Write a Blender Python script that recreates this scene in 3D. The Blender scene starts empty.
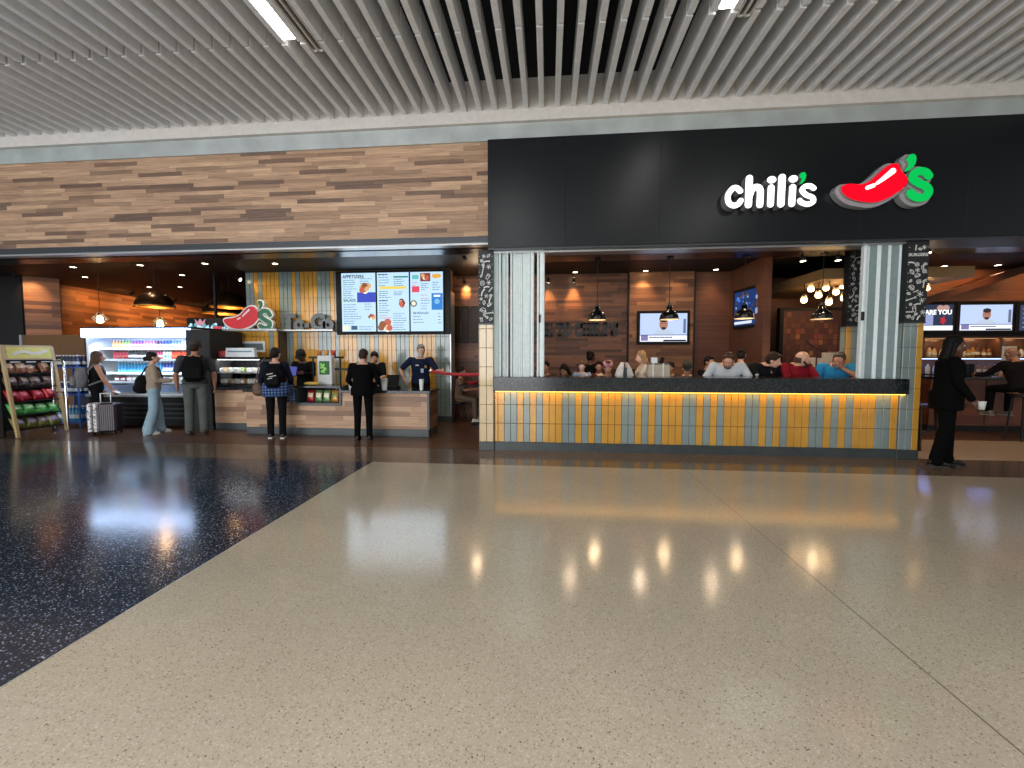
import bpy, bmesh, math, random
from mathutils import Vector, Matrix
C = bpy.context.scene.collection
R = math.radians
rnd = random.Random(7)
# ---------------------------------------------------------------- camera geometry
F = 405.0; PX, PY = 512.0, 377.0; EYE = 1.55
PITCH = math.atan((PY - 355) / F)
YAW = math.atan((548.5 - 512) / F * math.cos(PITCH))
def ray(px, py):
    x = (px - PX) / F; y = (PY - py) / F
    fx, fy, fz = x, math.cos(PITCH) + y * math.sin(PITCH), -math.sin(PITCH) + y * math.cos(PITCH)
    c, s = math.cos(YAW), math.sin(YAW)
    return Vector((fx * c - fy * s, fx * s + fy * c, fz))
def at(px, py, X=None, Y=None, Z=None):
    """world point that a measured photo point has on a plane of the place"""
    r = ray(px, py)
    t = Y / r.y if Y is not None else ((Z - EYE) / r.z if Z is not None else X / r.x)
    return Vector((0, 0, EYE)) + r * t
# ---------------------------------------------------------------- materials
def nt(name):
    m = bpy.data.materials.new(name); m.use_nodes = True
    t = m.node_tree; b = t.nodes['Principled BSDF']
    return m, t, b
def L(t, a, b): t.links.new(a, b)
def math_node(t, op, a, b=None, c=None):
    n = t.nodes.new('ShaderNodeMath'); n.operation = op
    for i, v in enumerate((a, b, c)):
        if v is None: continue
        if isinstance(v, (int, float)): n.inputs[i].default_value = v
        else: L(t, v, n.inputs[i])
    return n.outputs[0]
def ramp(t, fac, stops, const=False):
    n = t.nodes.new('ShaderNodeValToRGB'); cr = n.color_ramp
    if const: cr.interpolation = 'CONSTANT'
    while len(cr.elements) > 1: cr.elements.remove(cr.elements[-1])
    cr.elements[0].position = stops[0][0]; cr.elements[0].color = (*stops[0][1], 1)
    for p, c in stops[1:]:
        e = cr.elements.new(p); e.color = (*c, 1)
    L(t, fac, n.inputs[0]); return n.outputs[0]
def coords(t):
    n = t.nodes.new('ShaderNodeTexCoord'); return n.outputs['Object']
def noise(t, vec, scale, detail=2, rough=.5):
    n = t.nodes.new('ShaderNodeTexNoise'); n.inputs['Scale'].default_value = scale
    n.inputs['Detail'].default_value = detail; n.inputs['Roughness'].default_value = rough
    if vec is not None: L(t, vec, n.inputs['Vector'])
    return n.outputs[0]
MC = {}
def mat(name, col, rough=.5, metal=0, emit=0, ecol=None, spec=.5, var=.06, scale=14, alpha=1, trans=0, coat=0, bump=0):
    if name in MC: return MC[name]
    m, t, b = nt(name)
    b.inputs['Roughness'].default_value = rough; b.inputs['Metallic'].default_value = metal
    b.inputs['Specular IOR Level'].default_value = spec
    if emit:
        b.inputs['Base Color'].default_value = (*col, 1)
        b.inputs['Emission Color'].default_value = (*(ecol or col), 1); b.inputs['Emission Strength'].default_value = emit
    else:
        f = noise(t, coords(t), scale, 3)
        lo = tuple(max(0, c * (1 - var)) for c in col); hi = tuple(min(1, c * (1 + var)) for c in col)
        L(t, ramp(t, f, [(.3, lo), (.7, hi)]), b.inputs['Base Color'])
        if bump:
            bn = t.nodes.new('ShaderNodeBump'); bn.inputs['Strength'].default_value = bump; bn.inputs['Distance'].default_value = .01
            L(t, noise(t, coords(t), scale * 6, 3), bn.inputs['Height']); L(t, bn.outputs[0], b.inputs['Normal'])
    if trans: b.inputs['Transmission Weight'].default_value = trans
    if alpha < 1: b.inputs['Alpha'].default_value = alpha
    if coat: b.inputs['Coat Weight'].default_value = coat
    MC[name] = m; return m
def planks(name, u, v, h, w, stops, rough=.5, grain=.35, gap=.02, dirang=None):
    """staggered boards; u runs along the boards, v across them (0,1,2 = x,y,z)"""
    m, t, b = nt(name); co = coords(t)
    sp = t.nodes.new('ShaderNodeSeparateXYZ'); L(t, co, sp.inputs[0])
    U, V = sp.outputs[u], sp.outputs[v]
    if dirang is not None:
        U = math_node(t, 'ADD', math_node(t, 'MULTIPLY', sp.outputs[0], math.cos(dirang)), math_node(t, 'MULTIPLY', sp.outputs[1], math.sin(dirang)))
    vr = math_node(t, 'DIVIDE', V, h); row = math_node(t, 'FLOOR', vr)
    wn = t.nodes.new('ShaderNodeTexWhiteNoise'); wn.noise_dimensions = '1D'; L(t, row, wn.inputs['W'])
    uc = math_node(t, 'ADD', math_node(t, 'DIVIDE', U, w), math_node(t, 'MULTIPLY', wn.outputs['Value'], 7.3))
    colm = math_node(t, 'FLOOR', uc)
    cb = t.nodes.new('ShaderNodeCombineXYZ'); L(t, row, cb.inputs[0]); L(t, colm, cb.inputs[1])
    w2 = t.nodes.new('ShaderNodeTexWhiteNoise'); w2.noise_dimensions = '3D'; L(t, cb.outputs[0], w2.inputs['Vector'])
    base = ramp(t, w2.outputs['Value'], stops)
    gv = t.nodes.new('ShaderNodeCombineXYZ'); L(t, math_node(t, 'MULTIPLY', U, 2.2), gv.inputs[0])
    L(t, math_node(t, 'MULTIPLY', V, 38.0), gv.inputs[1]); L(t, math_node(t, 'MULTIPLY', w2.outputs['Value'], 40.0), gv.inputs[2])
    g = noise(t, gv.outputs[0], 1.0, 4, .65)
    g2 = ramp(t, g, [(.25, (1 - grain,) * 3), (.75, (1 + grain * .35,) * 3)])
    fr = math_node(t, 'FRACT', vr); fu = math_node(t, 'FRACT', uc)
    e1 = math_node(t, 'GREATER_THAN', fr, gap * 1.5); e2 = math_node(t, 'GREATER_THAN', fu, gap * h / w * 1.2)
    e = math_node(t, 'ADD', math_node(t, 'MULTIPLY', math_node(t, 'MULTIPLY', e1, e2), .5), .5)
    mx = t.nodes.new('ShaderNodeMix'); mx.data_type = 'RGBA'; mx.blend_type = 'MULTIPLY'; mx.inputs[0].default_value = 1
    L(t, base, mx.inputs[6]); L(t, g2, mx.inputs[7])
    mx2 = t.nodes.new('ShaderNodeMix'); mx2.data_type = 'RGBA'; mx2.blend_type = 'MULTIPLY'; mx2.inputs[0].default_value = 1
    L(t, mx.outputs[2], mx2.inputs[6]); L(t, e, mx2.inputs[7])
    L(t, mx2.outputs[2], b.inputs['Base Color']); b.inputs['Roughness'].default_value = rough
    bn = t.nodes.new('ShaderNodeBump'); bn.inputs['Strength'].default_value = .25; bn.inputs['Distance'].default_value = .004
    L(t, math_node(t, 'ADD', g, w2.outputs['Value']), bn.inputs['Height']); L(t, bn.outputs[0], b.inputs['Normal'])
    return m
def terrazzo(name, base, chips, rough=.16, scale=70, spec=.5, gain=1.0):
    m, t, b = nt(name); co = coords(t)
    vo = t.nodes.new('ShaderNodeTexVoronoi'); vo.inputs['Scale'].default_value = scale; vo.inputs['Randomness'].default_value = 1
    L(t, co, vo.inputs['Vector'])
    sc = t.nodes.new('ShaderNodeSeparateColor'); L(t, vo.outputs['Color'], sc.inputs[0])
    c1 = ramp(t, sc.outputs[0], chips, True)
    near = math_node(t, 'LESS_THAN', vo.outputs['Distance'], .42)
    mx = t.nodes.new('ShaderNodeMix'); mx.data_type = 'RGBA'; L(t, near, mx.inputs[0])
    mx.inputs[6].default_value = (*base, 1); L(t, c1, mx.inputs[7])
    big = noise(t, co, .8, 3); mk = ramp(t, big, [(.3, (.9, .9, .9)), (.7, (1.05, 1.05, 1.05))])
    m2 = t.nodes.new('ShaderNodeMix'); m2.data_type = 'RGBA'; m2.blend_type = 'MULTIPLY'; m2.inputs[0].default_value = 1
    L(t, mx.outputs[2], m2.inputs[6]); L(t, mk, m2.inputs[7]); L(t, m2.outputs[2], b.inputs['Base Color'])
    rr = math_node(t, 'MULTIPLY_ADD', noise(t, co, 2.5, 3), .08, rough - .04)
    L(t, rr, b.inputs['Roughness']); b.inputs['Specular IOR Level'].default_value = spec
    return m
# ---------------------------------------------------------------- mesh builder
class MB:
    def __init__(s): s.bm = bmesh.new(); s.mi = 0
    def _f(s, vs):
        try:
            f = s.bm.faces.new(vs); f.material_index = s.mi; return f
        except ValueError: return None
    def m(s, i): s.mi = i; return s
    def box(s, c, d, rz=0, M=None, bev=0):
        c = Vector(c); hx, hy, hz = d[0] / 2, d[1] / 2, d[2] / 2
        T = M if M is not None else Matrix.Rotation(rz, 3, 'Z')
        if bev > 0:
            b = min(bev, hx * .45, hy * .45, hz * .45)
            pts = []
            for z, q in ((-hz, b), (-hz + b, 0), (hz - b, 0), (hz, b)):
                ring = []
                for sx, sy in ((-1, -1), (1, -1), (1, 1), (-1, 1)):
                    x1, y1 = sx * (hx - q), sy * (hy - q - b) if True else 0
                    p1 = Vector((sx * (hx - q), sy * (hy - q - b * .999), z)); p2 = Vector((sx * (hx - q - b * .999), sy * (hy - q), z))
                    ring += [p1, p2] if sx * sy < 0 else [p2, p1]
                ring2 = ring
                pts.append([s.bm.verts.new(c + T @ p) for p in ring2])
            order = sorted(range(8), key=lambda i: math.atan2(*( (T.inverted() @ (pts[1][i].co - c)).yx)))
            pts = [[r[i] for i in order] for r in pts]
            for a, b2 in zip(pts, pts[1:]):
                for i in range(8): s._f((a[i], a[(i + 1) % 8], b2[(i + 1) % 8], b2[i]))
            s._f(pts[0][::-1]); s._f(pts[-1]); return s
        v = [s.bm.verts.new(c + T @ Vector((x, y, z))) for x in (-hx, hx) for y in (-hy, hy) for z in (-hz, hz)]
        for q in ((0, 1, 3, 2), (4, 6, 7, 5), (0, 4, 5, 1), (2, 3, 7, 6), (0, 2, 6, 4), (1, 5, 7, 3)): s._f([v[i] for i in q])
        return s
    def bx(s, x0, x1, y0, y1, z0, z1, bev=0):
        return s.box(((x0 + x1) / 2, (y0 + y1) / 2, (z0 + z1) / 2), (abs(x1 - x0), abs(y1 - y0), abs(z1 - z0)), bev=bev)
    def quad(s, *p): s._f([s.bm.verts.new(Vector(q)) for q in p]); return s
    def loft(s, rings, cap=True):
        V = [[s.bm.verts.new(Vector(p)) for p in r] for r in rings]; n = len(V[0])
        for a, b in zip(V, V[1:]):
            for i in range(n): s._f((a[i], a[(i + 1) % n], b[(i + 1) % n], b[i]))
        if cap: s._f(V[0][::-1]); s._f(V[-1])
        return s
    def cone(s, p0, p1, r0, r1, n=12, ball=True, seg=3):
        p0, p1 = Vector(p0), Vector(p1); d = p1 - p0
        if d.length < 1e-6: d = Vector((0, 0, 1e-4))
        a = d.normalized(); u = a.orthogonal().normalized(); w = a.cross(u); rings = []
        def ring(c, r): return [c + (u * math.cos(2 * math.pi * i / n) + w * math.sin(2 * math.pi * i / n)) * r for i in range(n)]
        if ball:
            for k in range(seg, 0, -1):
                th = math.pi / 2 * k / (seg + .3); rings.append(ring(p0 - a * r0 * math.sin(th), r0 * math.cos(th)))
        rings += [ring(p0, r0), ring(p1, r1)]
        if ball:
            for k in range(1, seg + 1):
                th = math.pi / 2 * k / (seg + .3); rings.append(ring(p1 + a * r1 * math.sin(th), r1 * math.cos(th)))
        return s.loft(rings)
    def tube(s, pts, r, n=8):
        for a, b in zip(pts, pts[1:]): s.cone(a, b, r, r, n, True, 2)
        return s
    def ell(s, c, rad, M=None, n=16, m=9):
        c = Vector(c); T = M or Matrix.Identity(3); rings = []
        for k in range(1, m):
            th = math.pi * k / m
            rings.append([c + T @ Vector((rad[0] * math.sin(th) * math.cos(2 * math.pi * i / n), rad[1] * math.sin(th) * math.sin(2 * math.pi * i / n), -rad[2] * math.cos(th))) for i in range(n)])
        return s.loft(rings)
    def lathe(s, prof, c=(0, 0, 0), n=24, cap=True):
        c = Vector(c)
        return s.loft([[c + Vector((r * math.cos(2 * math.pi * i / n), r * math.sin(2 * math.pi * i / n), z)) for i in range(n)] for r, z in prof], cap)
    def prism(s, poly, y0, y1, o=(0, 0, 0), M=None):
        """poly in (x,z); extruded along y"""
        o = Vector(o); T = M or Matrix.Identity(3)
        a = [s.bm.verts.new(o + T @ Vector((x, y0, z))) for x, z in poly]; b = [s.bm.verts.new(o + T @ Vector((x, y1, z))) for x, z in poly]
        n = len(poly); s._f(a); s._f(b[::-1])
        for i in range(n): s._f((a[i], b[i], b[(i + 1) % n], a[(i + 1) % n]))
        return s
    def build(s, name, mats, parent=None, smooth=False, angle=None):
        bmesh.ops.recalc_face_normals(s.bm, faces=s.bm.faces[:])
        me = bpy.data.meshes.new(name); s.bm.to_mesh(me); s.bm.free()
        for k in (mats if isinstance(mats, (list, tuple)) else [mats]): me.materials.append(k)
        if smooth:
            for p in me.polygons: p.use_smooth = True
            if angle: me.set_sharp_from_angle(angle=angle)
        o = bpy.data.objects.new(name, me); C.objects.link(o)
        if parent is not None: o.parent = parent
        return o
REM = []
def remesh(o, vox, smooth=2):
    md = o.modifiers.new('r', 'REMESH'); md.mode = 'VOXEL'; md.voxel_size = vox; md.use_smooth_shade = True
    if smooth:
        sm = o.modifiers.new('s', 'SMOOTH'); sm.factor = .5; sm.iterations = smooth
    REM.append(o); return o
def flush():
    dg = bpy.context.evaluated_depsgraph_get(); dg.update(); new = []
    for o in REM:
        new.append((o, bpy.data.meshes.new_from_object(o.evaluated_get(dg))))
    for o, me in new:
        old = list(o.data.materials); o.modifiers.clear(); o.data = me
        if not me.materials:
            for k in old: me.materials.append(k)
        for p in me.polygons: p.use_smooth = True
    REM.clear()
def thing(name, label, cat, loc=(0, 0, 0), rz=0, group=None):
    o = bpy.data.objects.new(name, None); C.objects.link(o); o.empty_display_size = .1
    o.location = loc; o.rotation_euler = (0, 0, rz); o['label'] = label; o['category'] = cat
    if group: o['group'] = group
    return o
def tag(o, label, cat, group=None):
    o['label'] = label; o['category'] = cat
    if group: o['group'] = group
    return o
def struct(o): o['kind'] = 'structure'; return o
def dup(root, loc, rz=None, label=None, group=None):
    r = root.copy(); C.objects.link(r); r.location = loc
    if rz is not None: r.rotation_euler = (0, 0, rz)
    if label: r['label'] = label
    if group: r['group'] = group
    for ch in list(root.children):
        c = ch.copy(); C.objects.link(c); c.parent = r
        for g in ch.children:
            d = g.copy(); C.objects.link(d); d.parent = c
    return r
def stroke(pts, w, sub=10, w2=None, closed=False):
    """round-ended ribbon polygon following a smooth curve through pts (x,z)"""
    P = [Vector((a, b)) for a, b in pts]; Q = []
    n = len(P)
    for i in range(n - 1):
        p0, p1, p2, p3 = P[max(i - 1, 0)], P[i], P[i + 1], P[min(i + 2, n - 1)]
        if n == 2: sub_ = 1
        else: sub_ = sub
        for k in range(sub_):
            t = k / sub_
            Q.append(.5 * ((2 * p1) + (p2 - p0) * t + (2 * p0 - 5 * p1 + 4 * p2 - p3) * t * t + (3 * p1 - p0 - 3 * p2 + p3) * t ** 3))
    Q.append(P[-1]); left, right = [], []
    N = len(Q)
    for i, q in enumerate(Q):
        d = (Q[min(i + 1, N - 1)] - Q[max(i - 1, 0)]).normalized(); nn = Vector((-d.y, d.x))
        ww = w if w2 is None else w + (w2 - w) * i / (N - 1)
        left.append(q + nn * ww / 2); right.append(q - nn * ww / 2)
        if i == 0: d0, n0 = d, nn
    dl = (Q[-1] - Q[-2]).normalized(); nl = Vector((-dl.y, dl.x)); we = (w if w2 is None else w2) / 2
    end = [Q[-1] + nl * we * math.cos(a) + dl * we * math.sin(a) for a in (math.pi * k / 8 for k in range(1, 8))]
    st = [Q[0] - n0 * w / 2 * math.cos(a) - d0 * w / 2 * math.sin(a) for a in (math.pi * k / 8 for k in range(1, 8))]
    return [(v.x, v.y) for v in left + end + right[::-1] + st]
def circle(cx, cz, r, n=20, rz=None): return [(cx + r * math.cos(2 * math.pi * i / n), cz + (rz or r) * math.sin(2 * math.pi * i / n)) for i in range(n)]
def text_mesh(body, size, depth, bold=0, align='CENTER', spacing=1.0):
    cu = bpy.data.curves.new('t', 'FONT'); cu.body = body; cu.size = size; cu.extrude = depth; cu.offset = bold; cu.align_x = align; cu.space_character = spacing
    cu.resolution_u = 3
    o = bpy.data.objects.new('t', cu); C.objects.link(o)
    dg = bpy.context.evaluated_depsgraph_get()
    me = bpy.data.meshes.new_from_object(o.evaluated_get(dg)); bpy.data.objects.remove(o); bpy.data.curves.remove(cu)
    for v in me.vertices: v.co = Vector((v.co.x, -v.co.z, v.co.y))
    return me
def text(name, body, size, loc, m, parent=None, depth=.002, bold=0, align='CENTER', rz=0, sx=1, spacing=1.0):
    me = text_mesh(body, size, depth, bold, align, spacing); me.materials.clear(); me.materials.append(m)
    if sx != 1:
        for v in me.vertices: v.co.x *= sx
    o = bpy.data.objects.new(name, me); C.objects.link(o); o.location = loc; o.rotation_euler = (0, 0, rz); o.parent = parent; return o
def spot(loc, power, col=(1, .68, .38), size=70, blend=.6, target=None, r=.04):
    l = bpy.data.lights.new('spot_lamp', 'SPOT'); l.energy = power; l.color = col; l.spot_size = R(size); l.spot_blend = blend; l.shadow_soft_size = r
    o = bpy.data.objects.new('spot_lamp', l); C.objects.link(o); o.location = loc
    if target is not None: o.rotation_euler = (Vector(target) - Vector(loc)).to_track_quat('-Z', 'Y').to_euler()
    return o
def point(loc, power, col=(1, .7, .4), r=.04):
    l = bpy.data.lights.new('bulb_lamp', 'POINT'); l.energy = power; l.color = col; l.shadow_soft_size = r
    o = bpy.data.objects.new('bulb_lamp', l); C.objects.link(o); o.location = loc; return o
def area(loc, sx, sy, power, col=(1, 1, 1), target=None, spread=180):
    l = bpy.data.lights.new('area_lamp', 'AREA'); l.shape = 'RECTANGLE'; l.size = sx; l.size_y = sy; l.energy = power; l.color = col; l.spread = R(spread)
    o = bpy.data.objects.new('area_lamp', l); C.objects.link(o); o.location = loc
    if target is not None: o.rotation_euler = (Vector(target) - Vector(loc)).to_track_quat('-Z', 'Y').to_euler()
    return o
def srgb(h):
    h = h.lstrip('#'); c = [int(h[i:i + 2], 16) / 255 for i in (0, 2, 4)]
    return tuple(x / 12.92 if x <= .04045 else ((x + .055) / 1.055) ** 2.4 for x in c)
# ================================================================ MATERIALS
M_wood_front = planks('wood fascia boards', 0, 2, .066, .8, [(0, srgb('#6d5445')), (.17, srgb('#7e624f')), (.23, srgb('#98795f')), (.45, srgb('#b08d70')), (.7, srgb('#bf9a7b')), (.9, srgb('#cda987')), (1, srgb('#9f7e64'))], .55, .5)
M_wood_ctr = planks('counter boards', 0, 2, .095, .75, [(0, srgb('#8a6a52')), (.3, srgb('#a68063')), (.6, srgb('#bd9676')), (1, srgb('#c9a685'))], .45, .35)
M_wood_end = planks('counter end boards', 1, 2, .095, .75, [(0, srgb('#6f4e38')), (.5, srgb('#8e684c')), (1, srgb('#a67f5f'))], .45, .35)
M_wood_in = planks('reclaimed wall boards', 0, 2, .07, .8, [(0, srgb('#4a2d20')), (.25, srgb('#5f3c2b')), (.6, srgb('#774d36')), (.85, srgb('#8c5c3f')), (1, srgb('#664030'))], .5, .4)
M_wood_dark = planks('dark panelling', 0, 2, .045, 2.5, [(0, srgb('#5a3626')), (1, srgb('#6a402d'))], .5, .25)
M_wood_side = planks('side wall boards', 1, 2, .10, 1.5, [(0, srgb('#6a3f28')), (.3, srgb('#8a5738')), (.65, srgb('#a46a43')), (1, srgb('#b8794d'))], .5, .35)
M_wood_sdk = planks('side panelling', 1, 2, .3, 3.0, [(0, srgb('#5f3a28')), (1, srgb('#6c432e'))], .5, .2)
M_floor_wood = planks('restaurant floor boards', 0, 1, .15, 1.2, [(0, srgb('#4f3527')), (.5, srgb('#5e4030')), (1, srgb('#6b4a37'))], .3, .3)
M_beige = terrazzo('beige terrazzo', srgb('#aca290'), [(0, srgb('#a69c89')), (.3, srgb('#b5ac9b')), (.62, srgb('#958a76')), (.78, srgb('#bdb4a4')), (.92, srgb('#8b7f6e')), (.98, srgb('#625950'))], .14, 105)
M_navy = terrazzo('navy terrazzo', srgb('#252c38'), [(0, srgb('#202732')), (.35, srgb('#303947')), (.58, srgb('#4d576a')), (.76, srgb('#707a8c')), (.9, srgb('#9aa3b2'))], .15, 85)
M_taupe = terrazzo('taupe terrazzo', srgb('#66584b'), [(0, srgb('#5e5145')), (.5, srgb('#72645a')), (.8, srgb('#857768')), (.93, srgb('#463c34'))], .14, 75)
M_tantile = mat('tan floor tile', srgb('#ab967f'), .3)
M_black = mat('black paint', (.006, .006, .007), .6)
M_dark = mat('dark ceiling paint', srgb('#110e0d'), .6)
M_soffit = mat('glossy brown soffit', srgb('#181415'), .22, spec=.3)
M_fascia = mat('satin black metal panel', srgb('#15181b'), .33, .35, var=.1, scale=.7)
M_white = mat('white ceiling paint', srgb('#cbc6bf'), .6)
M_baffle = mat('baffle paint', srgb('#e2e3e3'), .5)
M_steel = mat('brushed steel', srgb('#c3cbca'), .38, .55, var=.14, scale=2.2)
M_alu = mat('aluminium', srgb('#b9bcbd'), .35, .7)
M_trimdk = mat('dark metal trim', srgb('#3f4347'), .4, .5)
M_yel = mat('yellow glazed tile', srgb('#c3923c'), .15, var=.12, scale=3, coat=.1)
M_grn = mat('grey green glazed tile', srgb('#7f8e8c'), .15, var=.1, scale=3, coat=.1)
M_pale = mat('pale cream glazed tile', srgb('#c2a878'), .12, var=.1, scale=3, coat=.3)
M_grout = mat('grout', srgb('#5e4e3c'), .8)
M_base = mat('slate base', srgb('#3c4344'), .4, var=.2, scale=6)
def granite():
    m, t, b = nt('dark granite'); f = noise(t, coords(t), 38, 5, .8)
    L(t, ramp(t, f, [(.35, srgb('#0f1113')), (.55, srgb('#22272a')), (.68, srgb('#454d51'))]), b.inputs['Base Color']); b.inputs['Roughness'].default_value = .15
    return m
M_granite = granite()
M_gdark = mat('smoked grille strip', srgb('#8fa0a1'), .3)
M_panelgl = mat('frosted grille panel', srgb('#d9e4e4'), .35, 0, spec=.5)
M_bronze = mat('bronze shade', srgb('#3d2817'), .3, .7)
M_gold = mat('gold shade lining', srgb('#c98f3c'), .35, .6)
M_letter = mat('dark letter metal', srgb('#34383b'), .45, .3)
M_lgrey = mat('grey letter metal', srgb('#585c5e'), .4, .5)
M_glass = mat('clear glass', (1, 1, 1), .02, trans=1, var=0)
M_glow = mat('warm bulb', (1, .8, .5), .4, emit=22, ecol=(1, .62, .28))
M_down = mat('downlight lens', (1, .9, .75), .4, emit=16, ecol=(1, .8, .55))
M_linear = mat('linear light lens', (1, 1, 1), .4, emit=14, ecol=(1, .97, .92))
M_cool = mat('cooler light', (1, 1, 1), .4, emit=4.5, ecol=(.92, .96, 1))
M_screen_bz = mat('screen bezel', (.009, .009, .01), .55, spec=.2)
M_chrome = mat('chrome', srgb('#d5d7d8'), .15, 1)
def em(name, hexc, k=1.0):
    c = srgb(hexc); return mat('screen ' + name, (0, 0, 0), .4, emit=k, ecol=c, spec=.2)
# ================================================================ SHELL
YW = 6.5
fl = MB()
def fq(i, x0, x1, y0, y1): fl.m(i).quad((x0, y0, 0), (x1, y0, 0), (x1, y1, 0), (x0, y1, 0))
XE = -2.54
fq(0, XE, 1.844, -8, 5.6); fq(0, 1.852, 15, -8, 5.6); fq(5, 1.844, 1.852, -8, 5.6)
fq(1, -18, XE - .006, -8, 5.6); fq(6, XE - .006, XE, -8, 5.6)
fq(2, -18, 15, 5.6, YW)
fq(3, -18, 5.3, YW, 17); fq(4, 5.3, 15, YW, 8.0); fq(3, 5.3, 15, 8.0, 17)
struct(fl.build('floor', [M_beige, M_navy, M_taupe, M_floor_wood, M_tantile, mat('floor seam', srgb('#5d5447'), .5), M_alu]))
# void ceiling and bulkhead over the storefront
struct(MB().quad((-18, -8, 7.6), (15, -8, 7.6), (15, 6.6, 7.6), (-18, 6.6, 7.6)).build('ceiling', M_black))
struct(MB().bx(-18, 15, 6.33, 6.6, 5.10, 5.72).build('wall_bulkhead', M_white))
struct(MB().bx(-18, 15, 6.42, 6.6, 5.72, 7.6).build('wall_upper', M_black))
struct(MB().bx(-18, 15, 6.40, 6.6, 4.86, 5.10).build('trim_1', M_steel))
struct(MB().bx(-18, -.95, 6.44, 6.62, 3.42, 4.86).build('wall_front', M_wood_front))
t2 = MB().bx(-18, -.95, 6.42, 6.64, 3.33, 3.42); t2.m(1).bx(-18, -.95, 6.46, 6.7, 3.30, 3.33)
struct(t2.build('trim_2', [M_trimdk, M_alu]))
fa = MB(); xs = [-.95, .25, 1.65, 3.05, 4.45, 5.85, 7.25, 8.65, 10.05, 15]
for a, b in zip(xs, xs[1:]): fa.bx(a + .0008, b - .0008, 6.36, 6.62, 3.22, 4.86, bev=.001)
struct(fa.build('wall_right', M_fascia))
struct(MB().bx(-.86, 5.15, 6.5, 6.72, 3.165, 3.22).build('trim_3', M_alu))
struct(MB().bx(-.95, 15, 6.38, 6.9, 3.19, 3.225).build('trim_4', M_trimdk))
# soffit and restaurant ceiling
so = MB(); so.bx(-18, -.95, 6.62, 7.05, 3.30, 3.9); so.bx(-.95, 15, 6.62, 7.75, 3.30, 3.9); struct(so.build('ceiling_soffit', M_soffit))
struct(MB().bx(-18, 15, 7.0, 17.2, 3.5, 3.6).build('ceiling_restaurant', M_dark))
struct(MB().bx(-18, 15, 17.0, 17.2, 0, 3.62).build('wall_back', M_wood_dark))
struct(MB().bx(14.8, 15, 6.6, 17.0, 0, 3.62).build('wall_east', M_wood_dark))
struct(MB().bx(-18, -17.8, 6.6, 17, 0, 3.62).build('wall_west', M_black))
def wallseg(name, x0, y0, x1, y1, z0, z1, m, th=.12):
    d = Vector((x1 - x0, y1 - y0)); n = Vector((-d.y, d.x)).normalized() * th
    b = MB(); p = [(x0, y0), (x1, y1), (x1 + n.x, y1 + n.y), (x0 + n.x, y0 + n.y)]
    b.loft([[(x, y, z0) for x, y in p], [(x, y, z1) for x, y in p]])
    return struct(b.build(name, m))
# left end: black return, lit wood pier, receding wood wall
wallseg('wall_return', -15.5, 8.95, -12.95, 8.95, 0, 3.62, M_black)
a_ = at(60, 300, X=-12.5); wallseg('wall_pier', -12.93, 8.98, -12.5, a_.y, 0, 3.62, M_wood_side)
wallseg('wall_left', -13.45, 10.1, -14.7, 17.0, 0, 3.62, M_wood_side)
p0, p1 = at(24, 335, Y=8.35), at(84, 335, Y=8.35)
struct(MB().bx(p0.x, p1.x, 8.35, 8.5, 0, p0.z).build('wall_partition', mat('brown laminate', srgb('#6b4a26'), .4)))
struct(MB().bx(p0.x - .06, p0.x, 8.3, 8.5, 0, p0.z).build('trim_5', M_alu))
# tiled walls ------------------------------------------------------
PAT = 'GGYGYGYYY'
def tiles(name, x0, x1, y, rows, seq=PAT, off=0, pitch=.1045, first=None, cols=('G', 'Y'), mats=None, depth=.012, parent=None, rows_top=None, axis='x', ev=None):
    """individual glazed tiles on a grout bed; front faces -y"""
    b = MB(); i = 0; x = x0
    b.m(2).bx(x0, x1, y + .004, y + .03, rows[0], rows[-1])
    while x < x1 - 1e-4:
        wd = pitch if (i or first is None) else first
        xe = min(x + wd, x1); k = 1 if seq[(i + off) % len(seq)] == 'Y' else 0
        for z0, z1 in zip(rows, rows[1:]):
            if xe - x > .015: b.m(k).bx(x + .003, xe - .003, y - depth, y + .006, z0 + .003, z1 - .003, bev=.003)
        x = xe; i += 1
    o = b.build(name, mats or [M_grn, M_yel, M_grout], parent); return o
rowsA = [.14, .445, .75, .985]
xl, xr = at(495, 420, Y=YW).x, at(903, 420, Y=6.46).x
struct(tiles('wall_half', xl, xr, YW, rowsA, 'YYGGYGYGY', 0, .1035, .05))
struct(MB().bx(xl, xr, YW + .02, YW + .2, 0, 1.0).build('wall_half_core', M_grout))
struct(MB().bx(xl, xr, YW - .02, YW + .03, 0, .14).build('baseboard_half', M_base))
# granite bar top with apron
g = MB().bx(xl - .01, xr + .0, 6.38, 6.43, .975, 1.20, bev=.004); g.bx(xl - .01, xr, 6.43, 7.0, 1.155, 1.20, bev=.004)
tag(g.build('granite_counter', M_granite), 'long dark granite bar top on the tiled half wall', 'countertop')
led = MB().bx(xl + .02, xr - .02, 6.41, 6.43, .963, .973)
tag(led.build('light_strip', mat('amber strip', (1, .7, .2), .4, emit=3.2, ecol=(1, .55, .08))), 'glowing amber light strip under the granite bar top', 'light')
for k in range(4):
    w_ = (xr - xl) / 4; area((xl + w_ * (k + .5), 6.44, .962), w_ * .98, .02, 2.2, (1, .5, .1), (xl + w_ * (k + .5), 6.50, .5))
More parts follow.
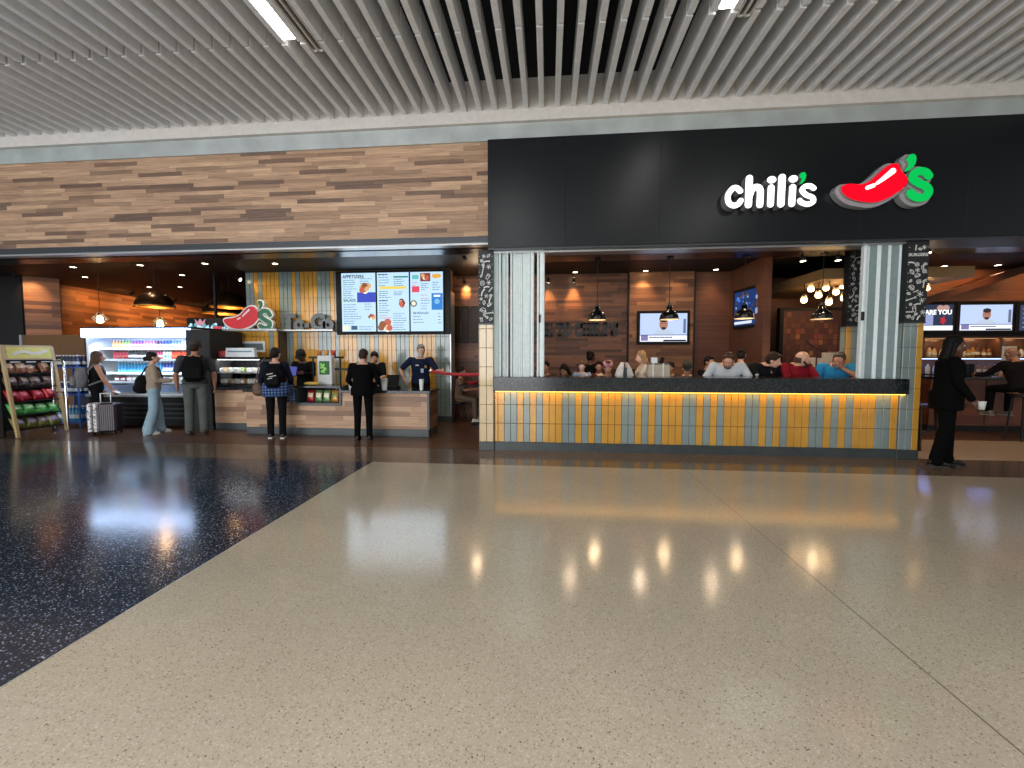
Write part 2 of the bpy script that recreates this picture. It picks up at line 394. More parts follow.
# storefront pillars ------------------------------------------------
doodle_m = mat('chalk white', srgb('#d8d8d4'), .8); board_m = mat('chalkboard', srgb('#1d2023'), .6)
def doodles(w, z0, z1, y, seed, parent, n=26, word=None):
    r = random.Random(seed); b = MB(); h = z1 - z0; used = []
    def S(pts, lw=.008): b.prism(stroke(pts, lw), y - .004, y)
    tries = 0
    while len(used) < n and tries < 900:
        tries += 1
        s = r.uniform(.026, .062); x = r.uniform(-w / 2 + s, w / 2 - s); z = r.uniform(z0 + s, z1 - s)
        if any((x - a) ** 2 + (z - c) ** 2 < (s + q) ** 2 * .85 for a, c, q in used): continue
        if word and abs(z - word[1]) < .07: continue
        used.append((x, z, s)); k = r.randrange(7); a = r.uniform(-.8, .8)
        def P(u, v): return (x + (u * math.cos(a) - v * math.sin(a)) * s, z + (u * math.sin(a) + v * math.cos(a)) * s)
        if k == 0: S([P(-.5, .8), P(-.35, -.8), P(.35, -.8), P(.5, .8), P(-.5, .8)][:4]); S([P(-.5, .8), P(.5, .8)]); S([P(-.4, .3), P(.4, .3)])   # tumbler
        elif k == 1: S([P(-.8, 0), P(-.4, .5), P(.4, .5), P(.8, 0)]); S([P(-.85, -.1), P(.85, -.1)], .012); S([P(-.8, -.3), P(-.5, -.5), P(.5, -.5), P(.8, -.3)])  # bun
        elif k == 2: S([P(0, -.9), P(.5, 0), P(0, .9)]); S([P(0, -.9), P(-.5, 0), P(0, .9)]); S([P(0, -.9), P(0, .6)], .005)  # leaf
        elif k == 3: S([P(-.8, -.6), P(0, .1), P(.8, .3)], .02); S([P(.5, .3), P(.9, .7)], .008)   # pepper pod
        elif k == 4:
            for q in range(6): S([P(.35 * math.cos(q * 1.047), .35 * math.sin(q * 1.047)), P(.9 * math.cos(q * 1.047), .9 * math.sin(q * 1.047))])
            b.prism(circle(x, z, s * .3, 10), y - .004, y)
        elif k == 5: S([P(.7, 0), P(0, .7), P(-.7, 0), P(0, -.7), P(.7, .05)]); S([P(.3, 0), P(0, .3), P(-.3, 0), P(0, -.3), P(.3, .05)], .006)  # onion ring
        else: S([P(-.9, -.9), P(.4, .4)], .014); S([P(.4, .4), P(.9, .55)]); S([P(.4, .4), P(.55, .9)]); S([P(.4, .4), P(.85, .85)])   # fork
    q = 0
    while q < 9:
        for xx in (-w / 2 + .012, w / 2 - .012): b.prism(circle(xx, z0 + h * (q + .5) / 9, .006, 6), y - .003, y)
        q += 1
    o = b.build('chalk_drawing', doodle_m, parent)
    if word: text('chalk_word', word[0], .062, (0, y - .002, word[1] - .02), doodle_m, parent, .002, .001)
    return o
def pillar(name, label, x0, x1, y, dep, zc, ztop, seq, seed, base=True, mats=None, word=None):
    t = thing(name, label, 'pillar', ((x0 + x1) / 2, y, 0)); w = x1 - x0
    MB().bx(-w / 2 + .004, w / 2 - .004, .02, dep, 0, ztop).build('core', M_grout, t)
    rows = [.14]
    while rows[-1] + .305 < zc: rows.append(rows[-1] + .305)
    if zc - rows[-1] > .03: rows.append(zc)
    o = tiles('tile_face', -w / 2, w / 2, .01, rows, seq, 0, w / len(seq), mats=mats, parent=t)
    # tiled flanks
    sd = MB(); sd.m(2).bx(w / 2 - .002, w / 2 + .004, .02, dep, .14, zc); sd.bx(-w / 2 - .004, -w / 2 + .002, .02, dep, .14, zc)
    n = max(1, round(dep / .105))
    for i in range(n):
        for z0, z1 in zip(rows, rows[1:]):
            for sx in (-1, 1): sd.m(1 if (i % 2) else 0).bx(sx * w / 2, sx * (w / 2 + .010), .02 + dep / n * i + .003, .02 + dep / n * (i + 1) - .003, z0 + .003, z1 - .003)
    sd.build('tile_side', mats or [M_grn, M_yel, M_grout], t)
    MB().bx(-w / 2 - .012, w / 2 + .012, -.008, dep, 0, .14, bev=.004).build('base', M_base, t)
    MB().bx(-w / 2 - .008, w / 2 + .008, -.008, dep, zc, ztop).build('chalkboard', board_m, t)
    MB().bx(-w / 2 - .012, w / 2 + .012, -.012, dep, zc - .012, zc + .012).build('metal_strip', M_trimdk, t)
    doodles(w, zc + .03, ztop - .03, -.009, seed, t, 60, word)
    return t
pl0, pl1 = at(479.5, 400, Y=6.46).x, at(493.3, 400, Y=6.46).x
zc = at(487, 324, Y=6.46).z
pillar('storefront_pillar', 'narrow cream and yellow tiled pillar with chalk-drawn top, left end of the half wall', pl0, pl1, 6.46, .16, zc, 3.2, 'YY', 3, mats=[M_pale, M_pale, M_grout])
pr0, pr1 = at(900, 400, Y=6.46).x, at(920, 400, Y=6.46).x
pillar('storefront_pillar', 'tiled pillar with chalk-drawn top beside the standing person in black', pr0, pr1, 6.46, .14, zc - .02, 3.2, 'GGY', 11, word=('BURGERS', 3.0))
pi0, pi1 = at(845.5, 350, Y=7.8).x, at(866, 350, Y=7.8).x
pillar('interior_pillar', 'tiled pillar with dark chalk mural inside the dining area, behind the man in blue', pi0, pi1, 7.8, .12, at(850, 326, Y=7.8).z, 3.48, 'YGGY', 23)
# ---------------------------------------------------------------- folding shutters
def shutter(name, label, segs, y, ztop):
    """segs: (x0,x1,kind) measured along the opening"""
    xa, xb = segs[0][0], segs[-1][1]; x0 = (xa + xb) / 2
    t = thing(name, label, 'folding grille', (x0, y, 1.2)); h = ztop - 1.2
    zig = 1
    for a, b, k in segs:
        a -= x0; b -= x0
        if k == 'post':
            q = MB().bx(a, b, -.04, .04, 0, h, bev=.012); q.bx(a + (b - a) * .35, a + (b - a) * .65, -.046, -.036, 0, h); q.build('post', M_panelgl, t)
        else:
            d = .05 * zig; zig = -zig; q = MB(); n = 5
            ang = math.atan2(d, b - a)
            pts = []
            for i in range(n * 2 + 1):
                u = i / (n * 2); pts.append((a + (b - a) * u, -d / 2 + d * u + (.012 if i % 2 else 0)))
            rings = []
            for z in (0, h): rings.append([(x, yy, z) for x, yy in pts] + [(x, yy + .012, z) for x, yy in pts[::-1]])
            q.loft(rings)
            q.build('panel' if k == 'panel' else 'dark_strip', M_panelgl if k == 'panel' else M_gdark, t, False)
    MB().bx(xa - x0, xb - x0, -.05, .05, h, h + .045).build('top_track', M_alu, t)
    return t
def SX(px, y=6.53): return at(px, 320, Y=y).x
lt = thing  # alias kept short
sg = [(SX(494.2), SX(498.5), 'panel'), (SX(499.5), SX(501.3), 'post'), (SX(502), SX(506), 'panel'), (SX(506.6), SX(508.4), 'post'), (SX(510.6), SX(512.4), 'post'), (SX(512.8), SX(522), 'panel'), (SX(522.4), SX(530), 'panel'), (SX(530.4), SX(534), 'post'), (SX(537), SX(539), 'post'), (SX(539.6), SX(544.5), 'post')]
sl_ = shutter('folding_grille', 'pale folded-back grille panels beside the left tiled pillar', sg, 6.53, 3.17)
MB().bx(.40 - .03, .40, -.075, -.04, .72, .86, bev=.005).build('handle', M_black, sl_) if False else MB().bx(sg[-1][0] - (sg[0][0] + sg[-1][1]) / 2 - .012, sg[-1][0] - (sg[0][0] + sg[-1][1]) / 2 + .016, -.075, -.04, .86, .99, bev=.005).build('handle', M_black, sl_)
sg = [(SX(859.5), SX(863), 'post'), (SX(863.3), SX(868), 'panel'), (SX(868.2), SX(872.6), 'dark'), (SX(872.8), SX(879.5), 'panel'), (SX(879.7), SX(883.3), 'dark'), (SX(883.5), SX(889.5), 'panel'), (SX(889.7), SX(894.2), 'dark'), (SX(894.4), SX(900.5), 'panel')]
sr_ = shutter('folding_grille', 'pale folded-back grille panels beside the right tiled pillar', sg, 6.53, 3.17)
MB().bx(sg[0][0] - (sg[0][0] + sg[-1][1]) / 2 - .014, sg[0][0] - (sg[0][0] + sg[-1][1]) / 2 + .016, -.075, -.04, .86, .99, bev=.005).build('handle', M_black, sr_)
# ================================================================ CONCOURSE CEILING
BZ = 5.27; SPC = .2357; bl = MB()
bl.bx(-.036, .036, 4.815, 6.33, 0, .34, bev=.003); b1 = bl.build('ceiling_baffle', M_baffle)
b2 = MB().bx(-.036, .036, -7, 4.782, 0, .34, bev=.003).build('ceiling_baffle', M_baffle)
def baf(src, x, far):
    o = src if not src.get('label') else src.copy()
    if o is not src: C.objects.link(o)
    o.location = (x, 0, BZ)
    tag(o, 'pale grey ceiling baffle of the row ending against the bulkhead above the shopfront' if far else 'pale grey ceiling baffle of the nearer run overhead, butted to the row at the bulkhead', 'ceiling baffle', 'baffles ending at the bulkhead' if far else 'baffles of the nearer run')
x0_ = -.121
light_x = [at(288, 40, Z=BZ).x - .05, at(727, 9, Z=BZ).x]
for i in range(-43, 33):
    x = x0_ + i * SPC
    baf(b1, x, True)
    lim = 11.2
    if -7.3 < x < 5.2 and not any(abs(x - q) < .02 for q in light_x): baf(b2, x, False)
# linear lights and slot vents hang between the baffles
def lin(x, y1, label, y0=-1.0):
    t = thing('linear_light', label, 'ceiling light', (x, y1, BZ)); ln = 3.0
    MB().bx(-.076, .076, -ln - .03, .03, .03, .2).build('housing', M_white, t)
    MB().bx(-.072, .072, -ln, 0, .0, .04, bev=.006).build('lens', M_linear, t)
    return t
lx0 = x0_ + round((light_x[0] - x0_) / SPC - .5) * SPC + SPC / 2; lx1 = x0_ + round((light_x[1] - x0_) / SPC - .5) * SPC + SPC / 2
lin(lx0, at(290, 40, Z=BZ).y, 'lit linear light set between baffles above the wooden fascia')
lin(lx1, at(728, 9, Z=BZ).y, 'lit linear light set between baffles above the black fascia')
def vent(x, y1, label):
    t = thing('slot_vent', label, 'air vent', (x, y1, BZ)); f = MB()
    ln = 2.6
    for a, b in ((-.075, -.06), (-.012, .012), (.06, .075)): f.bx(a, b, -ln, 0, .0, .06)
    f.bx(-.075, .075, -.015, 0, 0, .06); f.bx(-.075, .075, -ln, -ln + .015, 0, .06); f.build('frame', M_white, t)
    MB().bx(-.072, .072, -ln, -.01, .045, .12).build('duct', M_black, t)
    for xx in (-.036, .036): MB().bx(xx - .008, xx + .008, -ln, -.015, .02, .05).build('blade', M_trimdk, t)
    return t
vent(lx0 + SPC, at(321, 52, Z=BZ).y, 'black slot air vent beside the left linear light')
vent(lx1 + SPC, at(762, 16, Z=BZ).y, 'black slot air vent beside the right linear light')
tag(MB().tube([(-6, 5.7, 6.45), (5, 5.7, 6.45)], .018).tube([(-5, 5.7, 6.45), (-5, 5.7, 7.6)], .01).tube([(4, 5.7, 6.45), (4, 5.7, 7.6)], .01).build('conduit', M_trimdk), 'thin conduit running across the dark void above the baffles', 'pipe')
dk = MB().tube([(-2.5, 4.6, 6.7), (.4, 4.6, 6.7)], .05, 12).tube([(-2, 4.6, 6.7), (-2, 4.6, 7.6)], .012); dk.bx(-1.0, -.55, 4.5, 4.7, 6.6, 6.78)
tag(dk.build('duct_pipe', mat('galvanised pipe', srgb('#4a4c4e'), .4, .6)), 'short grey pipe with a box in the dark void above the baffles', 'pipe')
# ================================================================ SIGNS ON THE BLACK FASCIA
M_return = mat('sign return', srgb('#8f9092'), .4, .4)
M_sw = mat('sign white', (1, 1, 1), .4, emit=1.25, ecol=(1, 1, 1)); M_sg = mat('sign green', (0, .3, .05), .5, emit=.75, ecol=(.0, .52, .09), spec=.15); M_sr = mat('sign red', (.5, 0, .01), .5, emit=.9, ecol=(.95, .0, .012), spec=.15)
def loc2d(px, py, o, y=6.2):
    p = at(px, py, Y=y); return (p.x - o.x, p.z - o.z)
so_ = at(770, 208, Y=6.2); so_.z = at(770, 208, Y=6.2).z
ts = thing('shop_sign', 'white glowing lowercase letters with a green apostrophe on the black fascia', 'sign', (so_.x, 6.36, so_.z))
def q1(x, y): return loc2d(700 + x / 7.877, 145 + y / 7.877, so_)   # measured on the enlarged photo
def letter(strokes, m, par, dots=(), nm='letter'):
    b = MB()
    for pts, w in strokes: b.prism(stroke([q1(*p) for p in pts], w * .86 / 7.877 / 65.5), -.15, -.01)
    for (cx, cy, rx, ry) in dots:
        c = q1(cx, cy); b.prism(circle(c[0], c[1], rx / 7.877 / 65.5, 20, ry / 7.877 / 65.5), -.15, -.01)
    o = b.build(nm, M_return, par); f = MB()
    for pts, w in strokes: f.prism(stroke([q1(*p) for p in pts], (w * .86 - 1.5) / 7.877 / 65.5), -.162, -.148)
    for (cx, cy, rx, ry) in dots:
        c = q1(cx, cy); f.prism(circle(c[0], c[1], (rx - 1) / 7.877 / 65.5, 20, (ry - 1) / 7.877 / 65.5), -.162, -.148)
    f.build('face', m, o); return o
letter([([(318, 362), (290, 338), (255, 345), (222, 395), (226, 450), (262, 476), (300, 466), (322, 438)], 47)], M_sw, ts)
letter([([(390, 262), (382, 470)], 58), ([(390, 400), (412, 348), (452, 332), (476, 360), (472, 470)], 55)], M_sw, ts)
letter([([(562, 335), (556, 466)], 54)], M_sw, ts, [(566, 273, 32, 26)])
letter([([(648, 254), (638, 464)], 58)], M_sw, ts)
letter([([(732, 332), (724, 462)], 54)], M_sw, ts, [(736, 266, 32, 26)])
letter([([(898, 340), (868, 322), (828, 326), (806, 356), (838, 392), (886, 412), (892, 446), (850, 466), (800, 452), (788, 436)], 42)], M_sw, ts)
ap = MB(); apos = [q1(*p) for p in [(788, 236), (800, 216), (826, 214), (838, 236), (830, 272), (806, 302), (786, 306), (800, 280), (804, 258), (788, 256)]]
ap.prism(apos, -.15, -.01); ao = ap.build('apostrophe', M_return, ts); MB().prism([(x * 1, z * 1) for x, z in apos], -.162, -.15).build('face', M_sg, ao)
# pepper logo: one backing tray in silver, a red pod, white glints, green stem and letter
so2 = at(880, 205, Y=6.2)
tp = thing('pepper_sign', 'glowing red pepper with green stem and letter on the black fascia', 'sign', (so2.x, 6.36, so2.z))
def q2(x, y): return loc2d(825 + x / 8.533, 145 + y / 8.533, so2)
def smooth_poly(pts, sub=6):
    P = [Vector(p) for p in pts]; n = len(P); out = []
    for i in range(n):
        p0, p1, p2, p3 = P[i - 1], P[i], P[(i + 1) % n], P[(i + 2) % n]
        for k in range(sub):
            t = k / sub; v = .5 * ((2 * p1) + (p2 - p0) * t + (2 * p0 - 5 * p1 + 4 * p2 - p3) * t * t + (3 * p1 - p0 - 3 * p2 + p3) * t ** 3); out.append((v.x, v.y))
    return out
pod = [(140, 372), (165, 340), (225, 330), (310, 335), (380, 310), (450, 250), (530, 180), (580, 160), (630, 165), (650, 215), (700, 275), (705, 310), (670, 365), (600, 415), (520, 460), (420, 488), (310, 480), (220, 455), (160, 415)]
S_leaf = [(712, 98), (738, 76), (770, 84), (780, 120), (765, 170), (730, 208), (690, 226), (686, 212), (712, 180), (716, 150), (698, 124)]
S_s = [(888, 262), (862, 232), (815, 222), (764, 244), (752, 285), (800, 322), (862, 350), (888, 392), (862, 436), (808, 450), (760, 436), (732, 408)]
M_tray = mat('silver sign tray', srgb('#b9babd'), .35, .5)
back = MB()
back.prism(smooth_poly([q2(x - 10, y + 5) for x, y in [(112, 372), (150, 325), (225, 315), (305, 318), (370, 292), (440, 235), (520, 160), (580, 138), (640, 150), (680, 215), (730, 275), (735, 320), (690, 380), (610, 440), (520, 490), (420, 518), (310, 510), (210, 485), (140, 430)]]), -.11, -.01)
back.prism(smooth_poly([q2(x - 12, y + 4) for x, y in [(690, 90), (730, 62), (780, 72), (795, 120), (775, 180), (735, 225), (690, 240), (670, 215), (690, 185), (690, 150), (675, 120)]]), -.11, -.01)
back.prism(stroke([q2(x - 10, y + 5) for x, y in S_s], 105 / 8.533 / 67), -.11, -.012)
back.build('backing_tray', M_tray, tp)
o = MB().prism(smooth_poly([q2(*p) for p in pod]), -.15, -.06).build('pod', M_return, tp)
MB().prism(smooth_poly([q2(*p) for p in pod]), -.162, -.15).build('red_face', M_sr, o)
h_ = MB(); h_.prism(stroke([q2(578, 222), q2(500, 285), q2(442, 328)], 44 / 8.533 / 67, w2=22 / 8.533 / 67), -.166, -.158); h_.prism(stroke([q2(360, 366), q2(412, 346)], 30 / 8.533 / 67), -.166, -.158)
h_.build('highlight', M_sw, o)
o = MB().prism(smooth_poly([q2(*p) for p in S_leaf], 4), -.15, -.06).build('stem', M_return, tp); MB().prism(smooth_poly([q2(*p) for p in S_leaf], 4), -.162, -.15).build('green_face', M_sg, o)
o = MB().prism(stroke([q2(*p) for p in S_s], 60 / 8.533 / 67), -.15, -.06).build('letter', M_return, tp); MB().prism(stroke([q2(*p) for p in S_s], 60 / 8.533 / 67), -.162, -.15).build('green_face', M_sg, o)
# ================================================================ TO-GO COUNTER ZONE
YB = 9.12   # face of the tiled back wall
cxl, cxr = at(238, 436, Z=0).x, -2.255
CY0 = 7.42
# low cabinet runs: front boards, slate kick, granite top
def cabinet(name, label, x0, x1, y0, y1, h, notch=None, endw=False):
    t = thing(name, label, 'counter', ((x0 + x1) / 2, y0, 0)); w = x1 - x0; d = y1 - y0
    b = MB()
    if notch:
        n0, n1 = notch[0] - (x0 + x1) / 2, notch[1] - (x0 + x1) / 2
        b.bx(-w / 2, n0, .02, d, .14, h); b.bx(n1, w / 2, .02, d, .14, h); b.bx(n0, n1, .02, d, .14, notch[2]); b.bx(n0, n1, .42, d, notch[2], h)
    else: b.bx(-w / 2, w / 2, .02, d, .14, h)
    b.build('carcass', M_base, t)
    f = MB()
    if notch:
        f.bx(-w / 2, n0, 0, .02, .14, h); f.bx(n1, w / 2, 0, .02, .14, h); f.bx(n0, n1, 0, .02, .14, notch[2])
    else: f.bx(-w / 2, w / 2, 0, .02, .14, h)
    f.build('front_panel', M_wood_ctr, t)
    MB().bx(-w / 2 + .01, w / 2 + .01, -.012, d, 0, .14, bev=.004).build('kickboard', M_base, t)
    if endw:
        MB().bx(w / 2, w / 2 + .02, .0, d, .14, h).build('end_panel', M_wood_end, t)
        MB().bx(w / 2 - .02, w / 2 + .024, -.006, .03, .14, h).build('corner_trim', M_trimdk, t)
    g = MB()
    if notch: g.bx(-w / 2 - .03, n0, -.05, d + .03, h, h + .05, bev=.005); g.bx(n1, w / 2 + .05, -.05, d + .03, h, h + .05, bev=.005); g.bx(n0, n1, .4, d + .03, h, h + .05)
    else: g.bx(-w / 2 - .03, w / 2 + .05, -.05, d + .03, h, h + .05, bev=.005)
    g.build('granite_top', M_granite, t)
    return t
nx0, nx1 = at(297, 400, Y=CY0).x, at(341, 400, Y=CY0).x
cabinet('service_counter', 'long wood-fronted service counter with dark granite top and chip niche', cxl, cxr, CY0, 8.0, .83, (nx0, nx1, .58), True)
lx_, rx_ = at(211, 380, Y=7.75).x + .02, cxl - .03
cabinet('service_counter', 'short set-back wood-fronted counter under the glass pastry case', lx_, rx_, 7.80, 8.45, .83)
# chip niche shelf lining
nb = thing('chip_niche', 'dark slate niche shelf holding four snack bags in the counter front', 'shelf', ((nx0 + nx1) / 2, CY0, .58)); w = nx1 - nx0
MB().bx(-w / 2 - .02, w / 2 + .02, -.03, .4, 0, .05, bev=.004).build('base_board', M_base, nb)
for sx in (-1, 1): MB().bx(sx * w / 2 - .02, sx * w / 2 + .02, -.03, .4, .05, .34).build('side_board', M_base, nb)
MB().bx(-w / 2 - .02, w / 2 + .02, -.06, .42, .34, .38, bev=.005).build('top_board', M_granite, nb)
def bag(name, label, w, h, d, col, col2, group, loc, rz=0, tilt=0):
    b = MB(); n = 9; rings = []
    for k in range(n):
        v = k / (n - 1); th = (math.sin(math.pi * v) ** .6) * d / 2 + .003; ww = w / 2 * (1 - .06 * math.sin(math.pi * v))
        rings.append([(ww * math.cos(a) , th * math.sin(a) * (1 if abs(math.cos(a)) < .95 else .4), h * v) for a in (2 * math.pi * i / 16 for i in range(16))])
    b.loft(rings)
    o = b.build(name, [mat('foil ' + col, srgb(col), .28, .25, var=.25, scale=18), mat('foil ' + col2, srgb(col2), .35, var=.2, scale=20)], None, True)
    for p in o.data.polygons:
        c = p.center
        if abs(c.z - h * .55) < h * .17 and abs(c.x) < w * .36: p.material_index = 1
    o.location = loc; o.rotation_euler = (tilt, 0, rz); tag(o, label, 'snack bag', group); return o
for i, (c1, c2, nm) in enumerate([('#a5252b', '#e0c9a6', 'red snack bag, leftmost of four in the counter niche'), ('#6b8f5a', '#e8e2c0', 'green snack bag next to the red one in the counter niche'), ('#7c9a63', '#f0e6c8', 'green snack bag next to the orange one in the counter niche'), ('#c98a3c', '#7a8f4c', 'orange snack bag, rightmost of four in the counter niche')]):
    bag('snack_bag', nm, .15, .23, .07, c1, c2, 'snack bags in the counter niche', ((nx0 + nx1) / 2 - .24 + i * .165, CY0 + .12, .635), 0, -.18)
# wrapped sandwich on the niche top
p = at(312, 384, Y=CY0 + .1); sb = MB().ell((0, 0, .035), (.16, .07, .035)); sb.m(1).ell((.02, 0, .03), (.165, .05, .02))
o = sb.build('sandwich', [mat('baguette crust', srgb('#c9a24e'), .5), mat('lettuce', srgb('#7f9a3b'), .6)], None, True); o.location = (p.x, CY0 + .1, .96); tag(o, 'wrapped baguette sandwich lying on the counter above the snack bags', 'sandwich')
# pale stand with a green picture
p = at(326, 384, Y=CY0 + .3); t = thing('display_stand', 'pale upright stand with green food picture on the counter', 'sign', (p.x, CY0 + .26, .96))
MB().bx(-.15, .15, 0, .12, 0, .58, bev=.01).build('body', mat('pale plastic', srgb('#c6c9c8'), .4), t)
pic = MB().bx(-.105, .105, -.006, .0, .2, .47); pic.m(1)
for k in range(9): pic.prism(circle(rnd.uniform(-.07, .07), rnd.uniform(.24, .43), rnd.uniform(.02, .035), 8), -.009, -.005)
pic.build('picture', [em('leaf dark', '#3c7a3a', .5), em('leaf light', '#8fd06a', .8)], t)
# heat shelf behind
p0, p1 = at(312, 357, Y=7.95), at(341, 357, Y=7.95)
t = thing('warming_shelf', 'black two-tier warming shelf behind the pale picture stand', 'shelf', ((p0.x + p1.x) / 2, 7.95, .88)); w = p1.x - p0.x
MB().bx(-w / 2, w / 2, -.12, .12, .60, .64).build('shelf', M_black, t); MB().bx(-w / 2 + .3, w / 2 + .22, -.12, .12, .36, .40).build('shelf', M_black, t)
for sx in (-1, 1): MB().bx(sx * (w / 2 - .02) - .012, sx * (w / 2 - .02) + .012, -.012, .012, 0, .6).build('post', M_black, t)
for i, (c_, l_) in enumerate([('#c98236', 'orange sauce tub on the warming shelf, left'), ('#d8a05a', 'tan sauce tub in the middle of the warming shelf'), ('#b5483c', 'red sauce tub on the warming shelf, right')]):
    o = MB().lathe([(.04, 0), (.052, .1), (.05, .12), (.03, .13)], n=14).build('sauce_tub', mat('tub ' + c_, srgb(c_), .4), None, True); o.location = ((p0.x + p1.x) / 2 - .14 + i * .15, 7.93, 1.52); tag(o, l_, 'tub', 'sauce tubs on the warming shelf')
# pastry case -----------------------------------------------------------
c0, c1 = at(212, 386, Y=7.9), at(262, 386, Y=7.9); cw = c1.x - c0.x; cz = .88
t = thing('pastry_case', 'glass pastry display case on the set-back counter', 'display case', ((c0.x + c1.x) / 2, 7.88, cz)); H_ = at(240, 357, Y=7.9).z - cz
fr = MB().bx(-cw / 2, cw / 2, 0, .5, 0, .05); fr.bx(-cw / 2, cw / 2, 0, .5, H_ - .05, H_)
for sx in (-1, 1):
    for yy in (0, .48): fr.bx(sx * (cw / 2 - .012) - .012, sx * (cw / 2 - .012) + .012, yy, yy + .02, .05, H_ - .05)
fr.bx(-cw / 2, cw / 2, .48, .5, .05, H_ - .05)
fr.build('frame', M_screen_bz, t)
MB().bx(-cw / 2 + .02, cw / 2 - .02, .04, .46, H_ * .46, H_ * .46 + .012).build('shelf', M_alu, t)
gl = MB().bx(-cw / 2 + .02, cw / 2 - .02, .006, .010, .05, H_ - .05); gl.bx(cw / 2 - .01, cw / 2 - .006, .02, .48, .05, H_ - .05); gl.build('glass', M_glass, t)
MB().bx(-cw / 2 + .05, cw / 2 - .05, .05, .08, H_ - .062, H_ - .05).build('light_bar', M_cool, t)
area(((c0.x + c1.x) / 2, 7.95, cz + H_ - .07), cw * .9, .05, 7, (.9, .95, 1), ((c0.x + c1.x) / 2, 8.1, cz))
pm = [mat('wrap white', srgb('#e4e6e8'), .3), mat('wrap cream', srgb('#cfc8b0'), .35), mat('pastry tan', srgb('#b98d52'), .5), mat('salad green', srgb('#6f8a4a'), .5)]
for tier, zz in enumerate((.062, H_ * .46 + .014)):
    n = 8
    for i in range(n):
        k = (0, 0, 1, 0, 2, 0, 0, 3)[(i + tier * 3) % 8]; xx = -cw / 2 + .08 + (cw - .16) * i / (n - 1)
        b = MB().box((0, 0, .05), (.115, .2, .10), bev=.02); b.m(1).box((0, -.101, .05), (.08, .004, .05))
        o = b.build('wrapped_snack', [pm[k], pm[(k + 1) % 3]], None, False); o.location = ((c0.x + c1.x) / 2 + xx, 8.08, cz + zz); o.rotation_euler = (0, 0, rnd.uniform(-.15, .15))
        tag(o, ['white wrapped snack', 'cream wrapped snack', 'tan wrapped pastry', 'green salad box'][k] + (' on the lower tier of the glass pastry case' if tier == 0 else ' on the upper tier of the glass pastry case'), 'food', ['white', 'cream', 'tan', 'green'][k] + (' items on the lower pastry tier' if tier == 0 else ' items on the upper pastry tier'))
cx = (c0.x + c1.x) / 2
o = MB().bx(-.14, .14, 0, .22, 0, .13, bev=.01).build('carton', mat('red carton', srgb('#b43a3a'), .5)); o.location = (at(220, 356, Y=7.95).x, 7.97, cz + H_); tag(o, 'small red carton on top of the pastry case', 'carton')
pp = at(241, 356, Y=7.95); b = MB().prism([(-.33, 0), (.33, 0), (.31, .19), (-.31, .19)], 0, .08); b.m(1).bx(-.27, .27, -.006, 0, .10, .13)
o = b.build('price_card', [mat('placard white', srgb('#dfe4e6'), .4), mat('placard print', srgb('#6f8fa3'), .5)]); o.location = (pp.x, 7.92, cz + H_); tag(o, 'long white price placard on top of the pastry case', 'sign')
p0, p1 = at(235, 352, Y=8.6), at(260, 341, Y=8.6)
t = thing('notice_frame', 'white framed notice on the tiled wall behind the pastry case', 'notice', ((p0.x + p1.x) / 2, 8.775, p0.z)); w = p1.x - p0.x; h = p1.z - p0.z
f = MB().bx(-w / 2, w / 2, -.02, 0, 0, h); f.build('frame', mat('white frame', srgb('#cfd6d8'), .4), t)
MB().bx(-w / 2 + .05, w / 2 - .05, -.026, -.018, .05, h - .05).build('sheet', mat('notice sheet', srgb('#5a6870'), .4), t)
# tiled walls behind the counter ------------------------------------------
pb0, pb1 = at(211, 360, Y=8.8), at(279, 360, Y=8.8); lz = 2.10
def wallrows(z0, z1): 
    r = [z0]
    while r[-1] + .305 < z1: r.append(r[-1] + .305)
    r.append(z1); return r
struct(tiles('wall_tile_left', pb0.x, pb1.x, 8.8, wallrows(.14, lz), 'YYYYYGYYY'))
struct(MB().bx(pb0.x, pb1.x, 8.82, 9.3, 0, lz).build('wall_tile_left_core', M_grout))
tx0, tx1 = at(246.5, 300, Y=YB).x, at(450, 350, Y=YB).x
struct(tiles('wall_tile_back', tx0, tx1, YB, wallrows(.14, 3.6), 'GYGYGYYYYG'[:9] and 'GGYGYYYYG', 0))
struct(MB().bx(tx0, tx1, YB + .02, YB + .35, 0, 3.62).build('wall_tile_core', M_grout))
struct(MB().bx(tx1, tx1 + .03, YB - .02, YB + .35, 0, 3.0).build('trim_6', M_alu))
struct(MB().bx(tx0, tx1 + .03, YB - .03, YB + .02, 0, .14).build('baseboard_back', M_base))
o = MB().bx(pb0.x - .02, pb1.x + .02, 8.72, 9.1, lz, lz + .05, bev=.006).build('sign_ledge', M_alu); tag(o, 'pale metal ledge under the standing pepper sign', 'ledge')
q0, q1_ = at(281, 333, Y=8.95), at(334, 333, Y=8.95)
o = MB().bx(q0.x, q1_.x, 8.9, YB, lz, lz + .04, bev=.006).build('sign_ledge', M_alu); tag(o, 'pale metal ledge under the grey takeaway lettering', 'ledge')
# TO-GO letters
tg = thing('togo_sign', 'grey metal takeaway lettering standing on the tiled wall ledge', 'sign', ((q0.x + q1_.x) / 2, 8.98, lz + .04))
tw = q1_.x - q0.x
xx = -tw * .46
for ch, sz, wd in (('T', .50, .36), ('o', .46, .30), ('-', .42, .24), ('G', .50, .40), ('o', .46, .30)):
    o = text('letter', ch, sz * 1.0, (xx, 0, .0), M_lgrey, tg, .035, .026, 'LEFT'); xx += wd * tw / 1.72
